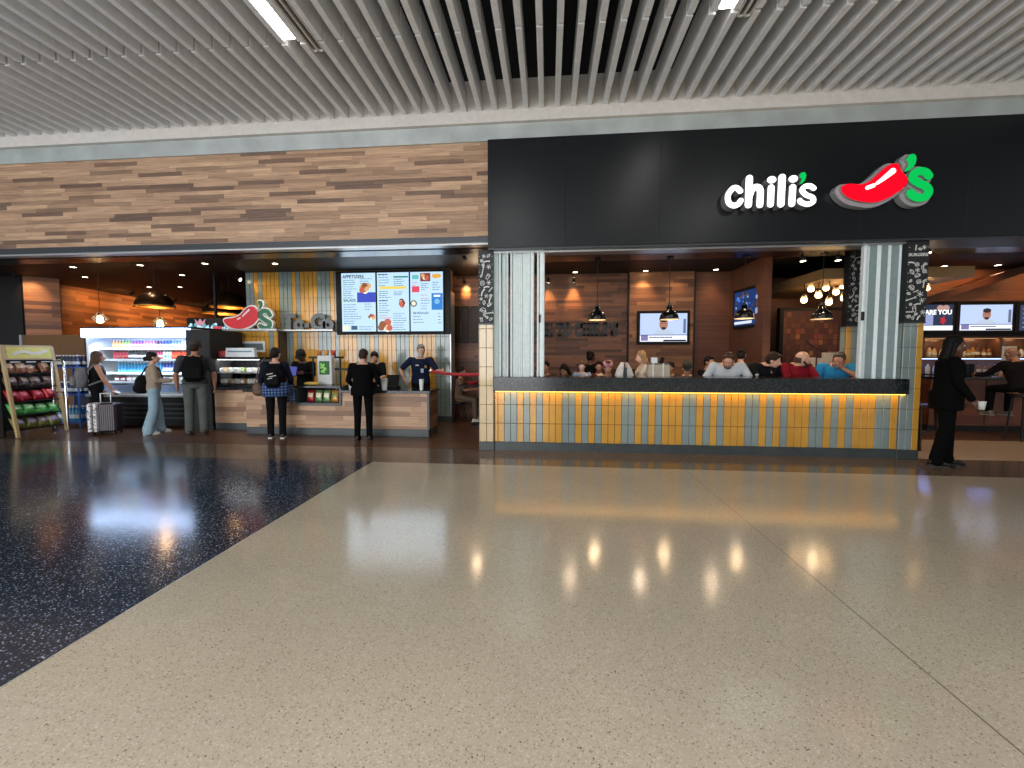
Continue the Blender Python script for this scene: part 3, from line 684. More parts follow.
# pepper sign standing on the left ledge
ps_o = Vector((at(246, 331, Y=8.75).x, 8.76, lz + .05))
tp2 = thing('pepper_sign', 'red pepper cut-out with white outline standing on the counter ledge', 'sign', ps_o)
def q3(x, y): p_ = at(215 + x / 7.877, 290 + y / 7.877, Y=8.76); return (p_.x - ps_o.x, p_.z - ps_o.z + .02)
podb = [(68, 250), (85, 225), (150, 215), (200, 195), (245, 145), (290, 125), (325, 135), (350, 170), (355, 225), (330, 270), (280, 305), (215, 325), (140, 318), (95, 295)]
pod3 = [(78, 252), (95, 235), (155, 226), (205, 205), (252, 155), (290, 138), (318, 146), (340, 178), (345, 222), (322, 262), (275, 294), (212, 312), (145, 306), (103, 284)]
M_rim = mat('white sign rim', srgb('#e6e8e4'), .4); M_r2 = mat('red sign face', srgb('#c01f2c'), .35, emit=.22, ecol=srgb('#c01f2c')); M_g2 = mat('green sign face', srgb('#1f6a4a'), .35); M_w2 = mat('white sign glint', srgb('#f4e6e4'), .3)
b = MB().prism(smooth_poly([q3(*p_) for p_ in podb]), -.02, .06)
lf = [(335, 98), (355, 82), (382, 92), (392, 120), (380, 150), (352, 168), (338, 165), (350, 130)]; lfi = [(342, 102), (357, 92), (374, 98), (382, 120), (372, 144), (350, 158), (358, 130)]
s3 = [(438, 205), (420, 178), (392, 172), (366, 190), (372, 222), (410, 248), (438, 268), (430, 298), (398, 306), (364, 290)]
b.prism(smooth_poly([q3(*p_) for p_ in lf]), -.02, .06); b.prism(stroke([q3(*p_) for p_ in s3], 56 / 7.877 / 45.5), -.02, .059)
b.build('white_rim', M_rim, tp2)
MB().prism(smooth_poly([q3(*p_) for p_ in pod3]), -.035, -.018).build('red_pod', M_r2, tp2)
g_ = MB().prism(stroke([q3(278, 165), q3(250, 192), q3(228, 215)], 17 / 7.877 / 45.5, w2=10 / 7.877 / 45.5), -.042, -.03); g_.prism(stroke([q3(188, 238), q3(208, 228)], 10 / 7.877 / 45.5), -.042, -.03); g_.build('highlight', M_w2, tp2)
MB().prism(smooth_poly([q3(*p_) for p_ in lfi]), -.035, -.018).build('green_stem', M_g2, tp2)
MB().prism(stroke([q3(*p_) for p_ in s3], 34 / 7.877 / 45.5), -.035, -.018).build('green_letter', M_g2, tp2)
# ---------------------------------------------------------------- menu boards
mz0, mz1 = 2.09, 3.42
fx0, fx1 = at(335, 300, Y=YB - .1).x, at(450, 300, Y=YB - .1).x
o = MB().bx(fx0, fx1, YB - .05, YB - .014, 2.02, 3.48).build('menu_backboard', M_screen_bz); tag(o, 'black backboard frame around the three menu screens', 'board')
r2 = random.Random(5)
def mscreen(x0, x1, label, draw):
    t = thing('menu_screen', label, 'screen', ((x0 + x1) / 2, YB - .1, mz0)); w = x1 - x0; h = mz1 - mz0
    MB().bx(-w / 2 - .02, w / 2 + .02, 0, .05, -.02, h + .02, bev=.006).build('bezel', M_screen_bz, t)
    MB().bx(-w / 2, w / 2, -.003, .001, 0, h).build('display', em('pale blue', '#bcdcf5', 1.2), t)
    draw(t, w, h); return t
def rect(t, nm, u0, u1, v0, v1, m, w, h, y=-.006): return MB().bx(-w / 2 + u0 * w, -w / 2 + u1 * w, y, y + .003, h * (1 - v1), h * (1 - v0)).build(nm, m, t)
def lines(t, w, h, u0, u1, v0, v1, n, m):
    b = MB()
    for k in range(n):
        v = v0 + (v1 - v0) * k / max(1, n - 1); e = u0 + (u1 - u0) * r2.uniform(.55, 1)
        u = u0
        while u < e - .02:
            q = min(e, u + r2.uniform(.04, .11)); b.bx(-w / 2 + u * w, -w / 2 + q * w, -.006, -.003, h * (1 - v) - .006, h * (1 - v) + .006); u = q + .018
    return b.build('text_lines', m, t)
def food(t, w, h, u, v, r, cols):
    b = MB()
    for k in range(10):
        b.m(k % len(cols)); b.prism(circle(-w / 2 + u * w + r2.uniform(-r, r) * .7, h * (1 - v) + r2.uniform(-r, r) * .45, r * r2.uniform(.25, .5), 10), -.008 - k * .0006, -.004)
    return b.build('food_picture', cols, t)
Tx = em('ink', '#5a7fae', .5); Td = em('ink dark', '#1c3f66', .4); Tpk = em('pink', '#e0508a', .9); FO = [em('food tan', '#e8b27a', 1), em('food red', '#d9684e', .9), em('food cream', '#f6e4cc', 1.2), em('food brown', '#b06a3a', .7)]
def d1(t, w, h):
    text('heading', 'APPETIZERS', .105, (-w / 2 + .03, -.004, h - .115), Td, t, .002, .002, 'LEFT', sx=.92)
    text('heading', 'SALADS', .085, (-w / 2 + .04, -.004, h * .515), em('ink green', '#3f8a6a', .5), t, .002, .002, 'LEFT')
    lines(t, w, h, .05, .46, .12, .42, 9, Tx); lines(t, w, h, .55, .95, .10, .18, 3, Tx); lines(t, w, h, .05, .62, .54, .86, 9, Tx); lines(t, w, h, .68, .95, .53, .62, 3, Tx)
    rect(t, 'blue_box', .46, 1, .33, .5, em('royal blue', '#3a4fd0', .9), w, h); food(t, w, h, .72, .27, .15, FO); food(t, w, h, .87, .75, .1, FO); rect(t, 'tan_patch', .02, .2, .9, .98, FO[2], w, h); rect(t, 'logo_patch', .27, .45, .9, .97, Tx, w, h); lines(t, w, h, .5, .95, .92, .96, 2, Tx)
def d2(t, w, h):
    lines(t, w, h, .04, .46, .03, .04, 2, Td); lines(t, w, h, .05, .45, .08, .22, 4, Tx); rect(t, 'teal_bar', .52, .98, .065, .09, em('teal', '#2f9a92', .8), w, h); lines(t, w, h, .53, .95, .12, .22, 4, Tx)
    rect(t, 'yellow_bar', .08, .92, .235, .28, em('yellow', '#ecd35a', 1.1), w, h); lines(t, w, h, .06, .45, .32, .42, 4, Tx); lines(t, w, h, .53, .9, .33, .38, 3, Tx); lines(t, w, h, .06, .4, .47, .48, 2, Td); lines(t, w, h, .06, .45, .52, .68, 5, Tx)
    food(t, w, h, .78, .52, .12, [FO[1], FO[2], em('food dark red', '#8f3030', .7)]); lines(t, w, h, .06, .45, .73, .77, 2, Tpk); food(t, w, h, .25, .9, .17, FO); lines(t, w, h, .5, .95, .7, .97, 8, Tx)
def d3(t, w, h):
    rect(t, 'teal_patch', .06, .26, .05, .12, em('teal2', '#6fc7c2', 1), w, h); rect(t, 'red_photo', .31, .62, .02, .16, em('brick', '#9d4a3a', .8), w, h); food(t, w, h, .46, .09, .1, FO); food(t, w, h, .82, .07, .1, [FO[0], em('food gold', '#f0b040', 1)])
    rect(t, 'red_patch', .05, .28, .24, .34, em('rose', '#e84a5e', 1), w, h); lines(t, w, h, .06, .25, .18, .22, 2, Tpk); lines(t, w, h, .33, .6, .2, .3, 4, Tx); lines(t, w, h, .68, .95, .18, .3, 4, Tx)
    b = MB(); b.prism(circle(-w / 2 + .1 * w, h * .47, .075, 16), -.007, -.004); b.m(1).prism(circle(-w / 2 + .1 * w, h * .47, .05, 16), -.009, -.006); b.build('bowl_picture', [em('bowl dark', '#5c5a58', .6), FO[2]], t)
    lines(t, w, h, .32, .6, .39, .45, 2, Tpk); lines(t, w, h, .32, .6, .48, .62, 4, Tx); rect(t, 'blue_panel', .65, .99, .36, .64, em('azure', '#2583d8', 1), w, h); rect(t, 'white_strip', .72, .92, .39, .42, em('white strip', '#ffffff', 1.2), w, h, -.009)
    b = MB().prism(circle(-w / 2 + .82 * w, h * .5, .06, 18), -.01, -.007); b.build('round_badge', em('sky', '#7fc0f0', 1), t)
    text('heading', 'BEVERAGES', .07, (-w / 2 + .06, -.004, h * .29), Tx, t, .002, .001, 'LEFT'); lines(t, w, h, .08, .5, .75, .85, 3, Tx); lines(t, w, h, .85, .97, .7, .86, 4, Td)
xs_ = [at(341.8, 300, Y=YB - .1).x, at(375.6, 300, Y=YB - .1).x, at(376.5, 300, Y=YB - .1).x + .02, at(409, 300, Y=YB - .1).x, at(410.5, 300, Y=YB - .1).x, at(443, 300, Y=YB - .1).x]
mscreen(xs_[0], xs_[1], 'menu screen showing appetizers and a blue box, nearest the takeaway lettering', d1)
mscreen(xs_[2], xs_[3], 'menu screen with a yellow bar, middle of three', d2)
mscreen(xs_[4], xs_[5], 'menu screen with a blue panel, nearest the dining doorway', d3)
area((-3.5, YB - .2, 2.75), 2.3, 1.2, 14, (.75, .88, 1), (-3.5, 5, 2.3))
# black case beside the cooler, digital board above it
k0, k1 = at(186.5, 380, Y=7.75), at(211, 380, Y=7.75)
t = thing('black_cabinet', 'tall plain black cabinet beside the open drinks cooler', 'cabinet', ((k0.x + k1.x) / 2, 7.76, 0)); w = k1.x - k0.x
MB().bx(-w / 2, w / 2, 0, .9, .08, 2.07, bev=.01).build('body', M_black, t); MB().bx(-w / 2 + .03, w / 2 - .03, .04, .88, 0, .08).build('plinth', M_black, t)
d0, d1_ = at(187, 332.5, Y=9.0), at(241, 317.5, Y=9.0)
t = thing('digital_board', 'dark digital board with pale pictures between cooler and pepper sign', 'screen', ((d0.x + d1_.x) / 2, 9.0, d0.z)); w = d1_.x - d0.x; h = d1_.z - d0.z
MB().bx(-w / 2, w / 2, 0, .05, -.02, h, bev=.008).build('bezel', M_screen_bz, t)
MB().bx(-w / 2 + .03, w / 2 - .03, -.003, 0, .0, h - .03).build('display', em('night blue', '#081420', .6), t)
b = MB(); 
for k in range(60): b.m(k % 2); u = rnd.uniform(-w / 2 + .05, w / 2 - .1); b.prism(circle(u, .07 + rnd.uniform(0, .13), rnd.uniform(.012, .04), 7), -.007 - k * .0001, -.003)
b.build('splash_picture', [em('ice', '#bfe6f2', 1.2), em('aqua', '#6fb9cf', .9)], t)
b = MB().prism([(-w / 2 + .27, .16), (-w / 2 + .45, .16), (-w / 2 + .5, .32), (-w / 2 + .42, .25), (-w / 2 + .36, .33), (-w / 2 + .3, .25), (-w / 2 + .22, .32)], -.012, -.008); b.build('crown_picture', em('crown pink', '#d99aaa', .9), t)
MB().bx(.0, .22, -.012, -.008, .06, .14).build('red_picture', em('cherry', '#d84a5a', .9), t)
MB().bx(-.02, .02, .05, .1, -.1, 3.5 - d0.z).build('bracket', M_black, t)
# ---------------------------------------------------------------- open drinks cooler
f0, f1 = at(80, 330, Y=7.75).x, at(185, 330, Y=7.75).x; FW = f1 - f0; fx = (f0 + f1) / 2
t = thing('drinks_cooler', 'wide open-front drinks cooler with glowing white header', 'cooler', (fx, 7.75, 0))
b = MB().bx(-FW / 2, FW / 2, .1, .95, .05, .66); b.build('base', M_screen_bz, t)
b = MB()
for z in (.2, .3, .4, .5): b.bx(-FW / 2 + .05, FW / 2 - .05, .08, .1, z, z + .03)
b.build('louvre_grille', M_trimdk, t)
MB().bx(-FW / 2, FW / 2, .02, .12, .66, .72, bev=.01).build('front_rail', M_alu, t)
MB().bx(-FW / 2 + .05, FW / 2 - .05, .88, .95, .66, 2.1).build('back_panel', mat('cooler lining', srgb('#dfe6ec'), .4), t)
for sx in (-1, 1):
    MB().prism([(0, .66), (0, 2.1), (.05, 2.1), (.05, .66)], .0, .82, (sx * FW / 2 - (.05 if sx > 0 else 0), .1, 0)).build('side_panel', mat('cooler lining', srgb('#dfe6ec'), .4), t)
MB().bx(-FW / 2, FW / 2, .0, .95, 2.1, 2.14).build('top_panel', M_screen_bz, t)
MB().bx(-FW / 2, FW / 2, 0, .14, 1.92, 2.12, bev=.01).build('header', mat('cooler header light', (1, 1, 1), .4, emit=6, ecol=(.38, .57, 1)), t)
SHZ = [1.70, 1.455, 1.165, .97]
for z in SHZ:
    s_ = MB().bx(-FW / 2 + .05, FW / 2 - .05, .32, .88, z - .025, z).build('shelf', M_alu, t)
    MB().bx(-FW / 2 + .05, FW / 2 - .05, .30, .32, z - .035, z + .012).build('price_rail', mat('price rail', srgb('#c8d4dc'), .4), s_)
MB().bx(-FW / 2 + .05, FW / 2 - .05, .12, .88, .72, .76).build('well_floor', M_alu, t)
MB().bx(-FW / 2 + .06, FW / 2 - .06, .13, .15, .76, .9).build('well_front', mat('cooler well', srgb('#7f94b8'), .4), t)
area((fx, 7.95, 1.80), FW * .95, .1, 11, (.85, .93, 1), (fx, 8.3, 1.0)); area((fx, 8.0, 1.2), FW * .9, .05, 5, (.8, .9, 1), (fx, 8.4, .8)); area((fx, 7.74, 1.98), FW, .25, 10, (.6, .75, 1), (fx, 6, 1.4))
M_capw = mat('bottle cap white', srgb('#e8ebee'), .4); M_lbl = mat('bottle label pale', srgb('#dfe6ec'), .4)
def bottle(name, hexc, h, r, cap=None, label=None):
    m = mat('drink ' + hexc, srgb(hexc), .2, var=.05, coat=.4); b = MB()
    b.lathe([(r * .9, 0), (r, .01), (r, h * .62), (r * .42, h * .82), (r * .38, h * .9)], n=10)
    b.m(1).lathe([(r * .45, h * .9), (r * .45, h)], n=8)
    b.m(2).lathe([(r * 1.03, h * .2), (r * 1.03, h * .45)], n=10, cap=False)
    o = b.build(name, [m, cap or M_capw, label or M_lbl], None, True, R(40)); return o
def row(items, z, y, x0, x1, where, h, r, kind='drink bottle'):
    n = sum(k for k, *_ in items); i = 0
    for k, hexc, word, lab in items:
        src = None
        for _ in range(k):
            x = x0 + (x1 - x0) * (i + .5) / n
            if src is None: o = bottle('drink_bottle', hexc, h, r, label=mat('label ' + lab, srgb(lab), .4)); src = o
            else: o = src.copy(); C.objects.link(o)
            o.location = (x, y, z); tag(o, f'{word} drink bottle on the {where} of the open cooler', 'bottle', f'{word} bottles on the {where} of the cooler'); i += 1
X0, X1 = fx - FW / 2 + .32, fx + FW / 2 - .08
row([(3, '#c9843c', 'orange', '#e6b06a'), (3, '#7fae4e', 'lime green', '#bcd98f'), (4, '#8d52b8', 'purple', '#c79be0'), (4, '#d879a8', 'pink', '#f3bcd4'), (2, '#5d3f5f', 'plum', '#caa8c8'), (3, '#3b4fa8', 'navy blue', '#cfe0ee'), (3, '#6c87cc', 'periwinkle blue', '#b8c8ee'), (3, '#d3e0ea', 'clear', '#f1f5f8'), (2, '#1f67c0', 'cobalt', '#4a90e0')], SHZ[0], 8.12, X0, X1, 'top shelf', .185, .037)
row([(5, '#8e2b38', 'dark red', '#b04a52'), (6, '#2b2d33', 'black', '#e3e6e9'), (5, '#c7486e', 'rose', '#efd7e0'), (3, '#c8d2cf', 'white', '#9fb8a8'), (5, '#dc4a26', 'orange-red', '#f07a4c'), (3, '#c03a38', 'red', '#e6e6e6')], SHZ[1], 8.12, X0, X1, 'second shelf', .215, .036)
row([(14, '#4aa9da', 'sky blue', '#2d8fd0'), (5, '#4a66c8', 'violet blue', '#cfd8f4'), (6, '#3f57b4', 'indigo', '#dfe4f6')], SHZ[2], 8.12, X0 + .1, X1, 'third shelf', .255, .037)
lh = ['#8c2f3a', '#b6c0c6', '#d8dde0', '#c9ced4', '#e3e6e8', '#bfc8ce', '#d9b8bb']; lw = ['maroon', 'grey', 'white', 'pale grey', 'bright white', 'silver', 'pinkish']
n = 14
for i in range(n):
    k = (0, 0, 6, 1, 2, 3, 4, 2, 5, 3, 4, 1, 2, 5)[i]
    o = MB().box((0, 0, .05), (.13, .2, .1), bev=.015); o.m(1).bx(-.05, .05, -.103, -.1, .03, .075)
    o = o.build('snack_tray', [mat('tray ' + lh[k], srgb(lh[k]), .35), M_lbl]); o.location = (X0 + (X1 - X0) * (i + .5) / n, 8.2, SHZ[3]); tag(o, f'{lw[k]} snack tray on the lowest shelf of the open cooler', 'snack tray', f'{lw[k]} trays on the lowest cooler shelf')
for i in range(6):
    k = ('#7f9a4a', '#e4e2d2', '#c9b48a')[i % 3]; wd = ('green', 'cream', 'tan')[i % 3]
    b = MB().lathe([(.05, 0), (.075, .07), (.078, .075), (.06, .1), (.02, .11)], n=14); o = b.build('salad_bowl', mat('salad ' + k, srgb(k), .4), None, True); o.location = (fx + .35 + i * .13, 8.05, .762); tag(o, f'{wd} salad bowl in the lit well of the open cooler', 'bowl', f'{wd} salad bowls in the cooler well')
# ---------------------------------------------------------------- blue water rack
w0, w1 = at(53, 400, Y=7.75).x, at(79, 400, Y=7.75).x; ww = w1 - w0; wx = (w0 + w1) / 2
t = thing('water_rack', 'blue shelf rack of water bottles between the chip rack and cooler', 'rack', (wx, 7.75, 0))
zs = [.12, .72, 1.3]; mb_ = mat('rack blue', srgb('#3f63b0'), .4)
for i, z in enumerate(zs): MB().bx(-ww / 2, ww / 2, 0, .4, z - .04, z, bev=.005).build('shelf', mb_, t)
for sx in (-1, 1): 
    for yy in (.015, .385): MB().bx(sx * (ww / 2 - .015) - .012, sx * (ww / 2 - .015) + .012, yy - .012, yy + .012, 0, 1.36).build('post', mb_, t)
MB().bx(-ww / 2, ww / 2, .39, .4, .1, 1.36).build('back_panel', mat('rack back', srgb('#232a3f'), .5), t)
for zi, (z, c, wd, hh) in enumerate([(.12, '#3a8fc4', 'turquoise', .33), (.72, '#23356e', 'dark blue', .26), (1.3, '#2b3558', 'navy', .25)]):
    for row_ in (0, 1):
        for i in range(7):
            if zi == 0 or zi == 2 or row_ == 0 or True:
                o = bottle('water_bottle', c, hh, .042) if i == 0 and row_ == 0 else src.copy()
                if i or row_: C.objects.link(o)
                else: src = o
                o.location = (wx - ww / 2 + .07 + i * (ww - .14) / 6, 7.82 + row_ * .12, z); tag(o, f'{wd} water bottle on the ' + ('bottom', 'middle', 'top')[zi] + ' shelf of the blue rack', 'bottle', f'{wd} water bottles on the blue rack')
# chrome bent rail stand
p = at(72, 430, Z=0); t0 = at(72, 430, Y=7.2)
rail = MB().tube([(-.38, .1, 1.42), (-.05, .02, 1.45), (.02, 0, 1.40), (.06, -.02, 1.25), (.10, -.04, 0.03)], .022, 10); rail.tube([(-.38, .1, 1.42), (-.38, .1, .03)], .022); rail.tube([(-.38, .1, .8), (.08, -.02, .8)], .012)
o = rail.build('queue_rail', M_chrome, None, True); o.location = (at(69, 428, Y=7.3).x - .06, 7.3, 0); tag(o, 'bent chrome tube rail standing beside the chip rack', 'rail')
# ---------------------------------------------------------------- chip rack
ro = Vector((at(22, 437, Z=0).x, at(22, 437, Z=0).y, 0)); rz = .0
rt_ = at(66, 430, Z=0)
vec = Vector((rt_.x - ro.x, rt_.y - ro.y)); 
RW = .76
t = thing('chip_rack', 'slanted wooden-framed snack rack with yellow header, near the frame edge', 'rack', (-10.03, 7.08, 0), R(88)); wd_ = mat('pale rack wood', srgb('#b59a6c'), .5)
BK = .52  # depth
tilt = .17
for sx in (-1, 1):
    b = MB(); b.loft([[(sx * RW / 2 + dx, -.1 + dy, 0) for dx, dy in ((-.022, -.02), (.022, -.02), (.022, .03), (-.022, .03))], [(sx * RW / 2 + dx, tilt + dy, 1.72) for dx, dy in ((-.022, -.02), (.022, -.02), (.022, .03), (-.022, .03))]]); b.build('side_rail', wd_, t)
    MB().bx(sx * RW / 2 - .018, sx * RW / 2 + .018, tilt + .03, tilt + .07, 0, 1.7).build('rear_post', M_screen_bz, t)
hd = MB(); hd.loft([[(x, tilt - .02 + (z - 1.72) * .2, z) for x, z in ((-RW / 2, 1.46), (RW / 2, 1.46), (RW / 2, 1.74), (-RW / 2, 1.74))], [(x, tilt + .02 + (z - 1.72) * .2, z) for x, z in ((-RW / 2, 1.46), (RW / 2, 1.46), (RW / 2, 1.74), (-RW / 2, 1.74))]])
h0 = hd.build('header_board', wd_, t)
b = MB(); b.loft([[(x, tilt - .03 + (z - 1.72) * .2, z) for x, z in ((-RW / 2 + .05, 1.49), (RW / 2 - .05, 1.49), (RW / 2 - .05, 1.70), (-RW / 2 + .05, 1.70))], [(x, tilt - .02 + (z - 1.72) * .2, z) for x, z in ((-RW / 2 + .05, 1.49), (RW / 2 - .05, 1.49), (RW / 2 - .05, 1.70), (-RW / 2 + .05, 1.70))]]); b.build('yellow_sheet', mat('yellow header sheet', srgb('#c9bf55'), .5), h0)
b = MB(); b.prism(stroke([(-.24, 1.57), (-.1, 1.62), (.05, 1.58), (.24, 1.63)], .05), tilt - .075, tilt - .062); b.build('pale_swash', mat('header swash', srgb('#d8cfc0'), .5), h0)
b = MB()
for k in range(3): b.bx(-.32 + k * .23, -.18 + k * .23, tilt - .11, tilt - .1, 1.405, 1.425)
b.build('price_tag', M_white, t)
MB().bx(-RW / 2 + .02, RW / 2 - .02, tilt + .03, tilt + .05, .1, 1.46).build('back_panel', M_black, t)
tiers = [(1.19, '#8a5a3c', '#d8b894', 'brown'), (.93, '#4b3a35', '#a38f80', 'dark brown'), (.66, '#9c1c28', '#d65a60', 'red'), (.40, '#4fa052', '#a7d69a', 'green'), (.13, '#6a6a35', '#8d7f9a', 'olive')]
for z, c1_, c2_, wd in tiers:
    y0 = -.1 + (tilt + .1) * z / 1.72
    MB().bx(-RW / 2 + .03, RW / 2 - .03, y0 + .0, tilt + .03, z - .02, z, bev=.004).build('shelf', M_screen_bz, t)
    tm = Matrix.Translation(t.location) @ Matrix.Rotation(t.rotation_euler.z, 4, 'Z'); src = None
    for i in range(4):
        l_ = tm @ Vector((-RW / 2 + .1 + i * .185, y0 + .07, z + .005))
        if src is None: o = bag('snack_bag', '', .20, .25, .13, c1_, c2_, None, l_, t.rotation_euler.z, -.5); src = o
        else: o = src.copy(); C.objects.link(o); o.location = l_; o.rotation_euler = (-.5 + rnd.uniform(-.25, .2), rnd.uniform(-.25, .25), t.rotation_euler.z + rnd.uniform(-.35, .35))
        tag(o, f'{wd} snack bag in the row of four on the slanted rack', 'snack bag', f'{wd} bags on the snack rack')
# ---------------------------------------------------------------- cups, till
def cup(px, py, h, r, y, label, z=.88):
    p_ = at(px, py, Y=y); b = MB().lathe([(r * .72, 0), (r, h), (r * 1.06, h), (r * 1.06, h + .008), (r * .9, h + .008)], n=16); o = b.build('paper_cup', mat('paper white', srgb('#dfe3e2'), .5), None, True, R(40)); o.location = (p_.x, y, z); tag(o, label, 'cup')
cup(350.5, 386, .18, .04, 7.62, 'slim white cup beside the left elbow of the customer in black')
cup(384.5, 388, .21, .065, 7.50, 'large white paper cup on the counter beside the customer in black')
cup(421.5, 388, .2, .045, 7.55, 'white cup on the counter in front of the grey-bearded server')
p = at(392, 386, Y=7.85); t = thing('till', 'small black card till on the counter behind the large white cup', 'till', (p.x, 7.8, .88))
MB().bx(-.13, .13, 0, .18, 0, .05, bev=.008).build('base', M_screen_bz, t); MB().prism([(0, 0), (.02, 0), (.09, .22), (.07, .22)], -.13, .13, (0, .05, .05), Matrix.Rotation(R(90), 3, 'Z')).build('display', M_screen_bz, t)
# red barrier rope
pa, pb_ = Vector((-2.42, 8.1, 1.22)), Vector((-1.02, 7.1, 1.22)); t = thing('barrier_rope', 'red twisted cord stretched across the doorway beside the bearded server', 'rope', pa)
d = pb_ - pa; pts = [d * (k / 14) + Vector((0, 0, -.04 * math.sin(math.pi * k / 14))) for k in range(15)]
rp = MB()
for a, b2 in zip(pts, pts[1:]): rp.cone(a, b2, .028, .034, 8)
rp.build('cord', mat('red cord', srgb('#a3262a'), .6), t, True); hk = MB().cone(pts[-1] - d * .02, pts[-1], .04, .03); hk.cone(pts[0], pts[0] + d * .02, .03, .04); hk.build('end_cap', M_chrome, t, True)
# ---------------------------------------------------------------- lamps of the to-go zone
def dome(x, y, zr, r, label):
    t = thing('dome_pendant', label, 'pendant lamp', (x, y, zr)); n = 12
    pr = [(r * math.cos(math.pi / 2 * k / n), r * .95 * math.sin(math.pi / 2 * k / n)) for k in range(n)] + [(.03, r * .95)]
    MB().lathe(pr + [(.012, r * .95 + .01)], n=32, cap=False).build('shade', M_bronze, t, True)
    MB().lathe([(a - .008, z - .004) for a, z in pr], n=32, cap=False).build('lining', M_gold, t, True)
    MB().lathe([(r - .02, -.012), (r + .012, -.012), (r + .012, .02), (r - .02, .02)], n=32, cap=False).build('rim', M_gold, t, True)
    MB().cone((0, 0, r * .95), (0, 0, 3.5 - zr), .008, .008, 6, False).build('cord', M_black, t)
    MB().ell((0, 0, r * .28), (.05, .05, .06)).build('bulb', M_glow, t, True)
    point((x, y, zr + .05), 14, (1, .68, .35), .06); return t
pA = at(155, 307, Y=8.2); dome(pA.x, 8.2, pA.z, .35, 'big bronze dome pendant above the drinks cooler')
pB = at(229.5, 307.5, Y=9.6); dome(pB.x, 9.6, pB.z, .41, 'big bronze dome pendant, front of the pair left of the tile panel')
pB = at(222, 313, Y=10.4); dome(pB.x, 10.4, pB.z - .02, .44, 'big bronze dome pendant, partly hidden behind the front dome')
def globe(px, py, y, label, r=.13):
    p_ = at(px, py, Y=y); t = thing('glass_pendant', label, 'pendant lamp', p_)
    MB().lathe([(.03, .14), (r * .45, .09), (r * 1.0, .0), (r * .85, -.06), (r * .45, -.11), (r * .3, -.12)], n=24, cap=False).build('glass_shade', mat('amber clear glass', (1, .93, .82), .05, trans=.9, var=0), t, True)
    MB().ell((0, 0, -.01), (.035, .035, .05)).build('bulb', M_glow, t, True); MB().cone((0, 0, .06), (0, 0, .15), .025, .02, 10, False).build('socket', M_bronze, t)
    MB().cone((0, 0, .15), (0, 0, 3.5 - p_.z), .005, .005, 6, False).build('cord', M_black, t); point(p_ + Vector((0, 0, -.05)), 5, (1, .62, .3), .05)
globe(100, 318, 8.9, 'glowing clear glass pendant against the wood wall, above the cooler end', .15)
globe(160, 322.5, 9.0, 'glowing clear glass pendant under the bronze dome, above the cooler', .14)
def downlight(x, y, label, z=3.5, p=26, size=75, col=(1, .72, .42), zs=None):
    t = thing('downlight', label, 'ceiling light', (x, y, z)); MB().lathe([(.052, 0), (.068, 0), (.068, -.010), (.052, -.005)], n=20, cap=False).build('trim_ring', M_alu, t, True)
    MB().lathe([(.052, -.004), (.0001, -.004)], n=20, cap=False).build('lens', M_down, t); spot((x, y, z - .03), p, col, size); return t
for px, py in ((73, 267), (140, 265), (85, 277), (182, 275), (149, 287), (180, 287), (205, 263.5), (275, 263.5)):
    p_ = at(px, py, Z=3.5); y_ = max(p_.y, 7.3)
    downlight(p_.x, y_, 'small round downlight in the dark ceiling over the takeaway counter', p=22)['group'] = 'downlights over the takeaway counter'
# warm wall washers (track heads) on the wood walls
def trackhead(loc, tgt, p, label, col=(1, .6, .25), size=60, group=None):
    t = thing('track_spot', label, 'spotlight', loc, 0, group); d = (Vector(tgt) - Vector(loc)).normalized()
    MB().cone(Vector((0, 0, 0)), d * .1, .03, .045, 12, False).build('can', M_black, t, True); MB().cone(Vector((0, 0, 0)), Vector((0, 0, .1)), .01, .01, 6, False).build('stem', M_black, t)
    o = MB().cone(d * .1, d * .103, .04, .04, 12, False).build('lens', M_down, t); spot(Vector(loc) + d * .12, p, col, size, .8, tgt); return t
trackhead((-12.45, 8.5, 3.45), (-13.0, 9.3, 2.9), 40, 'small black spotlight washing the wood pier at the far end of the counter')
for k, (yy, pw) in enumerate(((11.0, 120), (12.6, 150), (14.4, 150))): trackhead((-12.2 - k * .2, yy, 3.38), (-13.9 - k * .1, yy + .3, 2.75), pw, 'black ceiling spotlight washing the receding wood wall', (1, .55, .22), 115, 'spotlights on the receding wood wall')
for px, py in ((458, 248.5), (463.5, 256)):
    p_ = at(px, py, Y=8.0); trackhead(p_, (-1.4, 10.5, 2.4), 22, 'small lit track spotlight above the dining doorway', (1, .75, .5), 50, 'track spotlights above the doorway')
trackhead(Vector((at(238, 283, Y=9.0).x, 8.95, 3.35)), (-6.3, 9.1, 2.9), 18, 'bright spotlight beside the top of the tile panel')
for x in (-6.2, -5.3): spot((x, 8.2, 3.44), 26, (1, .75, .45), 75, .7, (x, 9.1, 2.3))
for x in (-4.6, -3.6, -2.8): spot((x, 8.2, 3.44), 40, (1, .85, .62), 90, .7, (x, 9.1, 1.4))
for x in (-8.5, -6.5, -4.5, -2.9): spot((x, 7.95, 3.44), 25, (1, .8, .58), 95, .8, (x, 7.2, .5))
